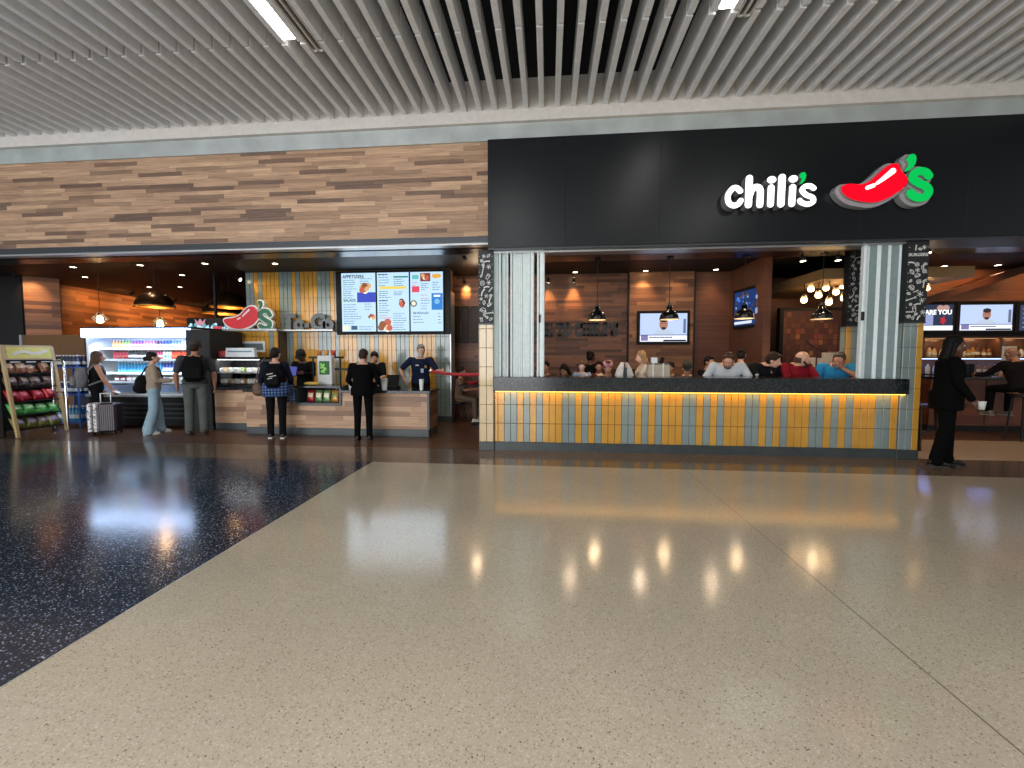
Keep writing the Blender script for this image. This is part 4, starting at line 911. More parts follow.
# ================================================================ DINING AREA
YD = 9.98
struct(MB().bx(-3.4, 1.874, YD, YD + .15, 0, 3.62).build('wall_dining_back', M_wood_in))
struct(MB().bx(1.90, 3.374, YD - .1, YD + .15, 0, 3.62).build('wall_dining_bump', planks('warm wall boards', 0, 2, .085, .9, [(0, srgb('#5e3a27')), (.3, srgb('#7d5238')), (.7, srgb('#936443')), (1, srgb('#a8764e'))], .5, .35)))
struct(MB().bx(1.872, 1.90, YD - .12, YD, 0, 3.62).build('trim_7', M_black)); struct(MB().bx(3.374, 3.41, YD - .12, YD, 0, 3.62).build('trim_8', M_black))
sx1 = at(735, 340, Y=YD).x; sx2 = at(770, 340, Y=8.5).x
struct(MB().bx(3.41, sx1 + .1, YD, YD + .15, 0, 3.62).build('wall_dining_panel', M_wood_dark))
wallseg('wall_dining_side', sx1 + .0, YD, sx2, 8.5, 0, 3.62, M_wood_sdk, -.14)
# slab lettering on the back wall
SL = {
 'W': [[(0, 1), (.22, 0)], [(.22, 0), (.5, .85)], [(.5, .85), (.78, 0)], [(.78, 0), (1, 1)], [(-.08, 1), (.2, 1)], [(.8, 1), (1.08, 1)]],
 'E': [[(.15, 0), (.15, 1)], [(0, 1), (.92, 1)], [(0, 0), (.92, 0)], [(.15, .5), (.65, .5)], [(.92, 1), (.92, .76)], [(.92, 0), (.92, .24)]],
 'L': [[(.2, 0), (.2, 1)], [(0, 1), (.45, 1)], [(0, 0), (.92, 0)], [(.92, 0), (.92, .3)]],
 'C': [[(.92, .72), (.8, .95), (.5, 1.02), (.15, .85), (.06, .5), (.15, .15), (.5, -.02), (.8, .05), (.92, .28)], [(.92, 1), (.92, .66)]],
 'O': [[(.5, 1.02), (.15, .85), (.05, .5), (.15, .15), (.5, -.02), (.85, .15), (.95, .5), (.85, .85), (.5, 1.02)]],
 'M': [[(.12, 0), (.12, 1)], [(.88, 0), (.88, 1)], [(.12, 1), (.5, .3)], [(.88, 1), (.5, .3)], [(-.05, 0), (.3, 0)], [(.7, 0), (1.05, 0)], [(-.05, 1), (.2, 1)], [(.8, 1), (1.05, 1)]],
 'T': [[(.5, 0), (.5, 1)], [(0, 1), (1, 1)], [(0, 1), (0, .72)], [(1, 1), (1, .72)], [(.28, 0), (.72, 0)]],
 'H': [[(.17, 0), (.17, 1)], [(.83, 0), (.83, 1)], [(.17, .5), (.83, .5)], [(0, 0), (.34, 0)], [(.66, 0), (1, 0)], [(0, 1), (.34, 1)], [(.66, 1), (1, 1)]],
 'I': [[(.5, 0), (.5, 1)], [(.25, 0), (.75, 0)], [(.25, 1), (.75, 1)]],
 'S': [[(.86, .76), (.7, 1.0), (.3, 1.0), (.1, .78), (.28, .55), (.72, .45), (.9, .22), (.7, 0), (.3, 0), (.12, .26)], [(.88, 1), (.88, .7)], [(.1, 0), (.1, .3)]],
 "'": [[(.5, 1), (.45, .7)]]}
ex, sxx = at(545, 330, Y=YD - .03).x, at(618.5, 330, Y=YD - .03).x; z0_ = at(580, 335.2, Y=YD - .03).z; hh_ = at(580, 323.6, Y=YD - .03).z - z0_
msg = "WELCOME TO CHILI'S"; adv = {'I': .62, "'": .4, ' ': .45}
tail = msg[6:]; tot = sum(adv.get(c, 1) for c in tail); U = (sxx - ex) / tot
x = ex - sum(adv.get(c, 1) for c in msg[:6]) * U
wl = thing('wall_lettering', 'dark slab letters of a welcome message on the wood dining wall', 'sign', (ex, YD, z0_))
for c in msg:
    a = adv.get(c, 1) * U
    if c != ' ':
        b = MB(); wd = U * .86; off = (a - wd) / 2
        for s_ in SL[c]:
            pts = [(x - ex + off + u * wd, v * hh_) for u, v in s_]
            thick = .07 if len(s_) == 2 and abs(s_[0][0] - s_[1][0]) < .05 and abs(s_[0][1] - s_[1][1]) > .4 else (.064 if len(s_) > 2 else .045)
            b.prism(stroke(pts, thick), -.045, -.005)
        b.build('letter', M_letter, wl)
    x += a
# televisions --------------------------------------------------------------
def face_pic(t, w, h, skin='#c98f78', suit='#c7d6ea'):
    b = MB(); b.prism(circle(0, h * .12, h * .15, 18, h * .21), -.014, -.010); b.m(1).prism(circle(0, h * .27, h * .145, 16, h * .09), -.018, -.012); b.m(2).prism([(-h * .38, -h * .24), (h * .38, -h * .24), (h * .2, -h * .08), (-h * .2, -h * .08)], -.012, -.008)
    b.m(1).prism(circle(0, -h * .03, h * .08, 12, h * .05), -.017, -.012)
    b.m(1).prism(circle(-h * .055, h * .14, h * .018, 8), -.018, -.014); b.prism(circle(h * .055, h * .14, h * .018, 8), -.018, -.014)
    b.build('face_picture', [em('tv skin ' + skin, skin, .8), em('tv hair', '#4f4442', .5), em('tv shirt ' + suit, suit, 1)], t)
def tv(loc, w, h, rz, label, kind):
    t = thing('television', label, 'television', loc, rz)
    MB().bx(-w / 2 - .065, w / 2 + .065, 0, .06, -h / 2 - .065, h / 2 + .065, bev=.008).build('bezel', M_screen_bz, t)
    MB().bx(-.12, .12, .05, .12, -.1, .1).build('wall_mount', M_black, t)
    MB().bx(-w / 2, w / 2, -.004, 0, -h / 2, h / 2).build('display', em({'face': 'studio blue', 'game': 'deep blue', 'care': 'slate', 'dim': 'dusk'}[kind], {'face': '#b7c9f2', 'game': '#22407c', 'care': '#3b4661', 'dim': '#4a5470'}[kind], {'face': 1.25, 'game': .8, 'care': .7, 'dim': .7}[kind]), t)
    if kind == 'face':
        face_pic(t, w, h); MB().bx(-w / 2, w / 2, -.009, -.005, -h / 2, -h * .27).build('banner', em('banner white', '#e9eefc', 1.3), t)
        MB().bx(-w / 2 + .02 * w, -w / 2 + .17 * w, -.013, -.009, -h / 2 + .02, -h * .28).build('logo_block', em('network violet', '#8f87bd', .9), t)
        MB().bx(-w / 2, w / 2, -.012, -.008, -h * .28, -h * .255).build('banner_line', em('banner navy', '#2c3f86', .7), t)
        b = MB()
        for k in range(9): b.bx(-w * .3 + k * w * .055, -w * .3 + k * w * .055 + w * .045, -.013, -.009, -h * .37, -h * .33)
        b.build('headline', em('headline ink', '#5d6890', .5), t); MB().bx(w * .0, w / 2 - .02, -.013, -.009, -h / 2 + .005, -h / 2 + .05 * h + .01).build('ticker', em('ticker dark', '#1a1f33', .5), t)
        MB().bx(w * .42, w * .47, -.012, -.006, -h * .2, h * .3).build('studio_edge', em('studio grey', '#7b84a0', .8), t)
    elif kind == 'game':
        r = random.Random(2); b = MB()
        for k in range(34): b.m(k % 3); b.prism(circle(r.uniform(-.44, .44) * w, r.uniform(-.3, .42) * h, r.uniform(.015, .05), 7), -.010 - k * .0001, -.004)
        b.build('crowd_picture', [em('cobalt spot', '#3f7be0', .9), em('pale spot', '#a9b8d8', .8), em('brown spot', '#75584e', .6)], t)
        MB().bx(-w * .46, w * .2, -.016, -.012, -h * .46, -h * .38).build('score_bar', em('score white', '#e6edf8', 1), t)
    elif kind == 'care':
        MB().bx(-w * .45, w * .02, -.010, -.005, -h * .3, h * .12).build('sky_picture', em('pale violet', '#a7b2e2', .9), t)
        MB().bx(-w / 2, w / 2, -.012, -.006, -h / 2, -h * .32).build('banner', em('banner white', '#e9eefc', 1.3), t)
        text('caption', 'CARE YOU', h * .25, (w * .08, -.014, h * .12), em('caption white', '#ffffff', 1.4), t, .002, .004, 'CENTER', sx=.92)
        text('caption', 'SOUL', h * .22, (w * .05, -.014, -h * .1), em('caption white', '#ffffff', 1.4), t, .002, .004, 'CENTER') if False else None
        b = MB().prism([(.25 * w + .12 * h * math.cos(a) * q, -h * .12 + .18 * h * math.sin(a) * q) for a, q in ((math.pi * k / 5, 1 if k % 2 == 0 else .55) for k in range(10))], -.020, -.014); b.build('red_splash', em('splash red', '#d8313f', .9), t)
        b = MB().prism(circle(w * .18, h * .36, .07, 10), -.012, -.006); b.prism(circle(w * .32, h * .36, .07, 10), -.012, -.006); b.build('pale_spots', em('peach', '#d8a89c', .8), t)
    else:
        b = MB()
        for k in range(5): b.bx(-w * .45, w * .45, -.01, -.005, -h * .4 + k * h * .18, -h * .4 + k * h * .18 + h * .05)
        b.build('stripe_picture', em('stripe pale', '#8a95b8', .8), t)
    return t
a_, b_ = at(640.5, 313.5, Y=9.8), at(687, 341.5, Y=9.8)
tv(Vector(((a_.x + b_.x) / 2, 9.82, (a_.z + b_.z) / 2)), b_.x - a_.x, a_.z - b_.z, 0, 'wall television with a talking face on the wood dining wall', 'face')
va, vb = at(736.5, 310, Y=9.5), at(761, 305, Y=8.68); dv = Vector((vb.x - va.x, vb.y - va.y)); ang = math.atan2(dv.y, dv.x); wv = dv.length
hz_ = at(737, 291.5, Y=9.4).z - at(737, 325, Y=9.4).z
t = tv(Vector(((va.x + vb.x) / 2 - .02, (va.y + vb.y) / 2, (at(737, 309, Y=9.35).z))), wv * 1.1, hz_, ang, 'angled wall television with blue crowd picture on the side wall', 'game')
# side wall door
da, db = at(752, 372, Y=9.0), at(764, 372, Y=8.68)
t = MB(); dd = Vector((db.x - da.x, db.y - da.y, 0)); nn = Vector((-dd.y, dd.x, 0)).normalized()
t.loft([[(da.x - nn.x * q * -1, da.y + nn.y * q, z) for q in (0,)] + [] for z in ()]) if False else None
dr = thing('door_1', 'grey green service door in the side wall', 'door', (da.x, da.y, 0), math.atan2(dd.y, dd.x)); dr['kind'] = 'structure'; del dr['category']; del dr['label']
MB().bx(0, dd.length, -.0, .04, 0, at(757, 335, Y=8.85).z).build('leaf', mat('grey green door', srgb('#5b584a'), .5), dr); hd_ = MB().tube([(dd.length - .05, -.05, .95), (dd.length - .05, -.05, 1.5)], .014); hd_.build('handle', M_chrome, dr, True)
# black enamel pendants
def pendant(px, py, y, label):
    p_ = at(px, py, Y=y); t = thing('enamel_pendant', label, 'pendant lamp', p_); r = .165
    pr = [(r, 0), (r * 1.0, .03), (r * .92, .08), (r * .72, .13), (r * .42, .165), (.05, .18), (.045, .24), (.03, .245)]
    MB().lathe(pr, n=28, cap=False).build('shade', mat('black enamel', srgb('#0f1110'), .18, coat=.5), t, True)
    MB().lathe([(a - .006, z - .003) for a, z in pr[:5]], n=28, cap=False).build('lining', mat('white enamel', srgb('#e8dfcf'), .4), t, True)
    MB().cone((0, 0, .24), (0, 0, .30), .03, .018, 12, False).build('socket', M_trimdk, t); MB().cone((0, 0, .3), (0, 0, 3.5 - p_.z if y > 7.75 else 3.3 - p_.z), .006, .006, 6, False).build('cord', M_black, t)
    MB().lathe([(.06, 3.3 - p_.z), (.06, 3.28 - p_.z)], n=16).build('canopy', M_black, t)
    MB().ell((0, 0, .06), (.035, .035, .045)).build('bulb', M_glow, t, True); spot(p_ + Vector((0, 0, .01)), 16, (1, .74, .42), 155, .4, r=.03); return t
pendant(597, 320, 7.6, 'black enamel pendant in front of the welcome lettering')
pendant(669, 319.5, 7.6, 'black enamel pendant overlapping the talking-face television')
pendant(744, 318.5, 7.6, 'black enamel pendant overlapping the angled television')
pendant(821.5, 319, 7.6, 'black enamel pendant in front of the square mural')
for px, py in ((575, 272.5), (645, 271.5), (716, 269.5)):
    p_ = at(px, py, Z=3.5); downlight(p_.x, min(p_.y, 9.75), 'small round downlight in the dark ceiling over the dining wall', p=18, col=(1, .62, .3))['group'] = 'downlights over the dining wall'
for px, py, pw in ((573, 292, 60), (548, 297, 50), (466, 285, 60)):
    g_ = at(px, py, Y=YD); trackhead((g_.x, YD - .28, 3.36), (g_.x, YD, g_.z - .15), pw * 1.0, 'small black spotlight grazing the wood dining wall', (1, .55, .17), 58, 'spotlights grazing the dining wall')
for xx, pw in ((2.2, 40), (2.95, 12), (3.75, 14), (1.0, 8), (.2, 6)): spot((xx, YD - .4, 3.44), pw, (1, .6, .28), 85, .9, (xx, YD, 2.5))
for xx in (.5, 2.05, 3.6): spot((xx, 9.0, 3.46), 15, (1, .74, .5), 120, .8, (xx, 7.5, 1.0))
for xx in (.0, 2.0, 3.6): area((xx, 7.7, 3.25), .3, .3, 6, (1, .76, .55), (xx, 9.9, 1.6))
point((-1.6, 8.9, 3.2), 14, (1, .7, .42), .08)
for px, py in ((803, 249), (838, 249)):
    p_ = at(px, py, Y=7.2); trackhead((p_.x, 7.2, 3.2), (p_.x + .1, 7.1, 1.2), 34, 'lit track spotlight under the soffit above the bar-top diners', (1, .8, .58), 80, 'track spotlights above the bar top')
for xx in (2.6, 3.6, 4.6): spot((xx, 6.85, 3.26), 26, (1, .82, .62), 85, .8, (xx, 7.2, 1.2))
# dark framed panels through the doorway
for i, (a0, a1) in enumerate(((452, 460), (461.5, 469), (470.5, 480))):
    p0, p1 = at(a0, 343, Y=YD - .03), at(a1, 306, Y=YD - .03); t = thing('framed_panel', ('first', 'second', 'third')[i] + ' dark framed panel from the menu wall, on the wood wall through the doorway', 'picture', ((p0.x + p1.x) / 2, YD - .003, p0.z)); w = p1.x - p0.x; h = p1.z - p0.z
    MB().bx(-w / 2, w / 2, -.04, 0, 0, h, bev=.01).build('frame', M_black, t); MB().bx(-w / 2 + .03, w / 2 - .03, -.046, -.038, .04, h - .04).build('print', mat('dark print', srgb('#241812'), .6, var=.5, scale=9), t)
# soffit with jar lamps, mural
TAN = mat('tan soffit paint', srgb('#96774f'), .5)
sfx = at(824, 270, Y=8.25).x; sfz0, sfz1 = at(824, 279, Y=8.25).z, at(824, 268.5, Y=8.25).z; sfr = at(975, 270, Y=8.25).x
struct(MB().bx(sfx, sfr, 8.25, 11.0, sfz0, sfz1).build('trim_soffit', TAN))
struct(MB().bx(sx2, 15, 11.0, 11.15, 0, 3.62).build('wall_mural', planks('panel wall', 0, 2, .55, .45, [(0, srgb('#6f4429')), (1, srgb('#86553a'))], .5, .2)))
m0, m1 = at(780, 308, Y=9.7), at(846, 372, Y=9.7); mw = m1.x - m0.x; mh = m0.z - .9
t = thing('square_mural', 'dark mural of small coloured squares in a black frame', 'artwork', ((m0.x + m1.x) / 2, 9.7, .9))
f = MB(); f.bx(-mw / 2, mw / 2, 0, .1, mh - .06, mh); f.bx(-mw / 2, -mw / 2 + .08, -.02, .12, -.5, mh); f.bx(mw / 2 - .06, mw / 2, 0, .1, -.5, mh); f.build('frame', M_screen_bz, t)
MB().bx(-mw / 2 + .08, mw / 2 - .06, .06, .09, -.5, mh - .06).build('board', mat('mural brown', srgb('#4a2a1e'), .5), t)
r = random.Random(12); b = MB(); nx, nz = 13, 13
for i in range(nx):
    for j in range(nz):
        q = r.random(); b.m(0 if q < .5 else 1 if q < .82 else 2 if q < .93 else 3 if q < .97 else 4)
        w = (mw - .16) / nx; h = (mh - .08) / nz; b.bx(-mw / 2 + .085 + i * w + .008, -mw / 2 + .085 + (i + 1) * w - .008, .052, .062, j * h + .008, (j + 1) * h - .008)
b.build('mosaic', [mat('mur1', srgb('#4f2c20'), .5), mat('mur2', srgb('#643826'), .5), mat('mur3', srgb('#7c4a30'), .5), mat('mur4', srgb('#9a6436'), .5), mat('mur5', srgb('#84382f'), .5)], t)
b = MB(); b.prism(stroke([(-.1, .95), (.25, .72), (.7, .72), (.95, 1.0)], .03), .046, .054); b.build('arc_line', mat('mural arc', srgb('#2a1812'), .5), t)
jx = [(804, 299, 8.8), (818.5, 294, 8.6), (829, 301, 8.5), (836, 291, 8.9), (844, 297, 8.7), (811, 288, 9.2), (826, 287, 9.2), (843, 285, 9.1), (926, 287, 8.6)]
for px, py, y in jx:
    p_ = at(px, py, Y=y); lab = 'glowing jar lamp in the cluster hanging under the tan soffit' if px < 900 else 'glowing jar lamp under the soffit beside the right chalk pillar'
    t = thing('jar_lamp', lab, 'pendant lamp', p_, 0, 'jar lamp cluster' if px < 900 else None)
    MB().lathe([(.035, -.08), (.052, -.065), (.052, .04), (.035, .065)], n=16, cap=False).build('jar', mat('jar glass', (1, .93, .8), .05, trans=.95, var=0), t, True)
    MB().ell((0, 0, -.01), (.022, .022, .038)).build('bulb', M_glow, t, True); MB().cone((0, 0, .06), (0, 0, .10), .035, .035, 12, False).build('lid', M_bronze, t); MB().cone((0, 0, .13), (0, 0, sfz0 - p_.z), .006, .006, 6, False).build('cord', M_black, t)
    point(p_ + Vector((0, 0, -.02)), 6, (1, .62, .28), .05)
spot((m0.x + .3, 8.6, 3.1), 30, (1, .68, .4), 80, .9, ((m0.x + m1.x) / 2, 9.7, 1.9))  # spot without a fixture, added to brighten the mural
# papers by the mural on a sideboard
p_ = at(818, 367, Y=8.9)
t = thing('sideboard', 'brown sideboard below the square mural, behind the diners', 'sideboard', (p_.x, 8.85, 0)); MB().bx(-.6, .8, 0, .45, .08, p_.z, bev=.01).build('body', mat('sideboard brown', srgb('#6b4630'), .4), t); MB().bx(-.55, .75, .04, .42, 0, .08).build('plinth', M_black, t)
for i, (a0, a1, tp_) in enumerate(((803.5, 815.5, 357.5), (817, 829, 358), (823, 838, 352.5))):
    q0, q1_ = at(a0, 367, Y=8.93), at(a1, tp_, Y=8.93); w = q1_.x - q0.x; h = q1_.z - q0.z
    o = MB().box((0, 0, h / 2), (w, .012, h), bev=.002).build('menu_card', mat('card paper', srgb('#cfc3b0'), .6)); o.location = ((q0.x + q1_.x) / 2, 8.93 + (i == 2) * .05, q0.z); tag(o, ('small pale card right of the man in red', 'small pale card left of the man in blue', 'taller pale card half behind the man in blue')[i] + ', on the sideboard', 'card')
# beige tote bag on the bar top
p0, p1 = at(646, 377, Y=6.88), at(668, 377, Y=6.88); w = p1.x - p0.x
t = thing('tote_bag', 'beige tote bag with white straps standing on the granite bar top', 'bag', ((p0.x + p1.x) / 2, 6.84, 1.2)); cv = mat('beige canvas', srgb('#a99e8c'), .8)
b = MB().loft([[(sx * (w / 2 + q), yy, z) for sx, yy in ((-1, -.07), (1, -.07), (1, .07), (-1, .07))] for z, q in ((0, -.01), (.03, 0), (.2, -.015))]); b.build('body', cv, t)
for sx in (-.45, .45): MB().tube([(sx * w * .5 - .01, -.075, 0.01), (sx * w * .5 - .01, -.075, .2)], .014).build('strap', mat('white webbing', srgb('#d9d5cc'), .7), t)
MB().bx(-w / 2, w / 2, -.072, .072, .195, .21).build('dark_trim', M_trimdk, t)
o = MB().box((0, 0, .05), (.1, .05, .10), bev=.01).build('tissue_box', mat('paper white', srgb('#dfe3e2'), .5)); o.location = ((p0.x + p1.x) / 2 - .06, 6.84, 1.412); tag(o, 'white paper packet on top of the beige tote bag', 'packet')
# white jacket on a chair back
p0 = at(624, 378, Y=7.3); t = thing('hung_jacket', 'white jacket with dark collar hung on a seat back behind the bar top', 'jacket', (p0.x, 7.3, 0))
b = MB()
for sx in (-1, 1): b.loft([[(sx * x, yy, z) for x, yy in ((a_, -.10), (b_, -.06), (b_, .05), (a_, .05))] for z, a_, b_ in ((.7, .05, .19), (1.15, .04, .17), (1.3, .03, .12), (1.42, .02, .05))])
b.build('cloth', mat('white cloth', srgb('#cfcac4'), .8), t)
MB().loft([[(sx * .05, yy, z) for sx, yy in ((-1, -.09), (1, -.09), (1, .03), (-1, .03))] for z in (.7, 1.33)]).build('collar', M_trimdk, t)
b = MB(); b.bx(-.2, .2, .06, .1, .5, 1.3); b.bx(-.2, .2, .0, .3, .68, .72)
for sx in (-.18, .18):
    for yy in (.02, .25): b.bx(sx - .02, sx + .02, yy, yy + .04, 0, .7)
b.build('seat_back', M_bronze, t)
# table through the doorway
p_ = at(476, 384, Y=8.9); t = thing('dining_table', 'dark table seen through the doorway beside the tile pillar', 'table', (p_.x + .1, 8.9, 0))
MB().bx(-.42, .55, -.35, .35, p_.z - .04, p_.z, bev=.006).build('table_top', M_screen_bz, t); MB().cone((0.05, 0, .03), (0.05, 0, p_.z - .04), .05, .05, 12, False).build('leg', M_black, t); MB().lathe([(.28, 0), (.26, .03), (.05, .04)], (0.05, 0, 0), 20).build('base', M_black, t)
b = MB()
b = MB().lathe([(.10, 0), (.13, .06), (.135, .065), (.12, .06)], n=16).build('basket', mat('red plastic', srgb('#a3262a'), .4), None, True); b.location = (p_.x - .05, 8.75, p_.z); tag(b, 'red plastic food basket on the dark doorway table', 'basket')
# ================================================================ BAR AT THE RIGHT
YR = 10.15
struct(MB().bx(6.6, 15, YR, YR + .12, 0, 3.62).build('wall_bar', M_wood_dark))
ba = at(921, 340, Y=YR).x
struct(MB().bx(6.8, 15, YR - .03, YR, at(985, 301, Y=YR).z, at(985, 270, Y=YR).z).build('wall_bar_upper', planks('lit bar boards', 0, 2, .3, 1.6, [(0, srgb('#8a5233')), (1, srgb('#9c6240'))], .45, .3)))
p0, p1 = at(918, 306, Y=9.9), at(1036, 268, Y=9.9)
b = MB(); b.loft([[(p0.x, 9.75, p0.z), (p0.x, 9.95, p0.z), (p0.x, 9.95, p0.z + .16), (p0.x, 9.75, p0.z + .16)], [(p1.x, 9.75, p1.z), (p1.x, 9.95, p1.z), (p1.x, 9.95, p1.z + .16), (p1.x, 9.75, p1.z + .16)]])
tag(b.build('timber_beam', mat('timber beam', srgb('#54301d'), .5)), 'sloping reddish timber beam above the bar televisions', 'beam')
o = MB().bx(at(922, 315, Y=10.1).x - .3, 14, YR - .06, YR, at(985, 337, Y=10.1).z, at(985, 301, Y=10.1).z).build('tv_backboard', M_black); tag(o, 'long black board behind the bar televisions', 'board')
for a0, a1, kd, lb in ((911, 953.5, 'care', 'bar television with a bold caption, beside the right chalk pillar'), (959.5, 1013, 'face', 'bar television with a talking face and news banner'), (1019, 1072, 'dim', 'bar television cut by the frame edge')):
    q0, q1_ = at(a0, 330, Y=10.0), at(a1, 304, Y=10.0); tv(Vector(((q0.x + q1_.x) / 2, 10.0, (q0.z + q1_.z) / 2 - .01)), q1_.x - q0.x, (q0.z - q1_.z) * -1, 0, lb, kd)
# back bar with shelves
sx0, sx1_ = at(915, 350, Y=10.0).x, 13.0
t = thing('back_bar', 'wooden back bar with two lit bottle shelves under the televisions', 'bar shelf', ((sx0 + sx1_) / 2, 9.8, 0)); w = sx1_ - sx0
zt, zm, zl = at(985, 337, Y=9.9).z, at(985, 357, Y=9.9).z, at(985, 374, Y=9.9).z
br = mat('bar timber', srgb('#5d3a26'), .4)
MB().bx(-w / 2, w / 2, .0, .32, 0, zl - .02, bev=.005).build('cabinet_base', br, t)
for z in (zt, zm): MB().bx(-w / 2, w / 2, .0, .32, z - .03, z, bev=.004).build('shelf', br, t)
MB().bx(-w / 2, w / 2, -.02, .32, zl - .03, zl).build('counter_ledge', M_granite, t)
MB().bx(-w / 2, w / 2, .30, .33, zl, zt).build('back_panel', mat('bar mirror', srgb('#6b4a36'), .2, .3), t)
for k in range(7):
    xx = -w / 2 + w * k / 6; MB().bx(xx - .025, xx + .025, 0, .3, zm, zt - .03).build('divider', br, t)
LB = [('#c9a878', 'amber'), ('#7c4f2b', 'brown'), ('#d8cdb8', 'clear'), ('#8e5a34', 'copper'), ('#a9783e', 'honey'), ('#5f3a2a', 'dark brown')]
r = random.Random(4)
def liquor(kind, x, z, y, h, where):
    hexc, wd = LB[kind]; key = ('liq', kind, where)
    if key not in MC: 
        o = bottle('liquor_bottle', hexc, .30, .04, mat('cap dark', srgb('#2a2522'), .4), mat('cream label', srgb('#d9cba8'), .5)); MC[key] = o
    else: o = MC[key].copy(); C.objects.link(o)
    o.location = (x, y, z); o.scale = (1, 1, h / .30); tag(o, f'{wd} bottle on the {where} of the back bar', 'bottle', f'{wd} bottles on the {where} of the back bar')
x = sx0 + .25
while x < 11.3: 
    xx = x + r.uniform(-.02, .02); kk = (xx - sx0) / w * 6
    if abs(kk - round(kk)) > .04: liquor(r.randrange(6), xx, zm, 9.93, r.uniform(.19, .26), 'upper shelf')
    x += r.uniform(.095, .125)
x = sx0 + .2
while x < 11.3: liquor(r.choice((0, 2, 2, 3)), x, zl, 9.9, r.uniform(.2, .28), 'lower shelf'); x += r.uniform(.12, .2)
MB().bx(-w / 2, w / 2, .27, .29, zm - .05, zm - .035).build('blue_strip', mat('blue strip light', (.2, .3, 1), .4, emit=7, ecol=(.22, .32, 1)), t)
MB().bx(-w / 2, w / 2, .05, .07, zt - .04, zt - .03).build('warm_strip', mat('warm strip light', (1, .6, .3), .4, emit=.5, ecol=(1, .58, .25)), t)
for xx in (8.6, 9.8, 11): area((xx, 9.98, zm - .06), 1.1, .05, 3.2, (.25, .35, 1), (xx, 9.9, zl)); area((xx, 9.86, zt - .05), 1.1, .04, 2.5, (1, .62, .3), (xx, 10.0, zm))
# front bar
fb0 = at(930, 420, Y=8.95).x; zb = at(985, 377, Y=8.9).z
t = thing('front_bar', 'dark wood bar counter in front of the bottle shelves', 'bar', ((fb0 + 13) / 2, 8.95, 0)); w = 13 - fb0
MB().bx(-w / 2, w / 2, 0, .35, .12, zb - .05).build('front_panel', planks('bar front boards', 0, 2, .16, 1.4, [(0, srgb('#5e3322')), (.6, srgb('#7a452e')), (1, srgb('#6a3c28'))], .4, .3), t)
MB().bx(-w / 2 - .03, w / 2, -.12, .55, zb - .05, zb, bev=.008).build('bar_top', M_granite, t); MB().bx(-w / 2, w / 2, .05, .35, 0, .12).build('kickboard', M_black, t)
for k in range(5): MB().bx(-w / 2 + w * k / 5 - .04, -w / 2 + w * k / 5 + .04, -.02, .0, .12, zb - .05).build('stile', br, t)
p_ = at(962, 371, Y=9.1); t = thing('bar_till', 'white and dark till on the bar beside the standing person in black', 'till', (p_.x, 9.15, zb)); MB().bx(-.2, .16, 0, .25, 0, .05, bev=.01).build('base', M_screen_bz, t); MB().bx(-.2, .14, .0, .03, .07, .18, bev=.006).build('pale_panel', mat('till pale', srgb('#c9cbd0'), .4), t); MB().bx(-.04, .04, .03, .07, .04, .3).build('stand', M_screen_bz, t); MB().bx(.15, .3, 0, .25, .0, .26, bev=.02).build('dark_case', M_screen_bz, t)
p_ = at(1012, 356, Y=9.1); o = MB().bx(-.13, .13, 0, .03, 0, .62, bev=.01); o.m(1)
for k in range(5): o.bx(-.09, .09, -.004, 0, .06 + k * .11, .12 + k * .11)
o = o.build('menu_stand', [mat('card paper', srgb('#cfc3b0'), .6), mat('card print', srgb('#8a6a5a'), .6)]); o.location = (p_.x + .06, 9.2, zb); tag(o, 'tall pale printed stand on the bar behind the seated man', 'sign')
# bar-side lamps
for xx in (7.6, 9.2, 10.8): spot((xx, 8.6, 3.44), 26, (1, .62, .34), 100, .8, (xx, 9.6, 1.4)); spot((xx, 9.2, 3.44), 30, (1, .5, .2), 100, .9, (xx, 10.1, 2.9))
for px, py in ((944, 266), (998, 265)):
    p_ = at(px, py, Z=3.5); downlight(p_.x, max(p_.y, 7.9), 'small round downlight in the dark ceiling over the bar', p=16, col=(1, .7, .45))['group'] = 'downlights over the bar'
spot((6.6, 7.3, 3.25), 60, (1, .7, .45), 110, .8, (6.6, 7.3, 0)); spot((8.2, 7.6, 3.25), 55, (1, .7, .45), 110, .8, (8.2, 7.6, 0))
p_ = at(929, 242, Y=7.0); trackhead((p_.x, 7.0, 3.25), (p_.x - .2, 6.9, 1.5), 12, 'lit spotlight cluster at the soffit beside the right chalk pillar', (1, .8, .55))
# bar chair beside the right pillar
def chair(x, y, rz, label, m):
    t = thing('bar_chair', label, 'chair', (x, y, 0), rz); sh = .74
    MB().bx(-.2, .2, -.2, .2, sh - .04, sh, bev=.012).build('seat', m, t)
    for sx in (-1, 1):
        MB().loft([[(sx * q + dx, -q + dy, z) for dx, dy in ((-.018, -.018), (.018, -.018), (.018, .018), (-.018, .018))] for q, z in ((.22, 0), (.18, sh - .04))]).build('leg', m, t)
        MB().loft([[(sx * .19 + dx, q + dy, z) for dx, dy in ((-.018, -.018), (.018, -.018), (.018, .018), (-.018, .018))] for q, z in ((.24, 0), (.19, sh), (.26, 1.15))]).build('leg', m, t)
    MB().bx(-.2, .2, .22, .26, .92, 1.13, bev=.01).build('backrest', m, t); st = MB()
    for z in (.28,):
        st.bx(-.2, .2, -.21, -.19, z, z + .03); st.bx(-.2, .2, .2, .22, z, z + .03); st.bx(-.21, -.19, -.2, .2, z, z + .03); st.bx(.19, .21, -.2, .2, z, z + .03)
    st.build('stretcher', m, t); return t
bc = mat('dark chair wood', srgb('#25150e'), .4)
p_ = at(921, 452, Z=0); bcx, bcy = p_.x + .1, p_.y + .38; chair(p_.x + .16, p_.y + .35, R(20), 'dark wooden bar chair between the right tile pillar and the standing person', bc)
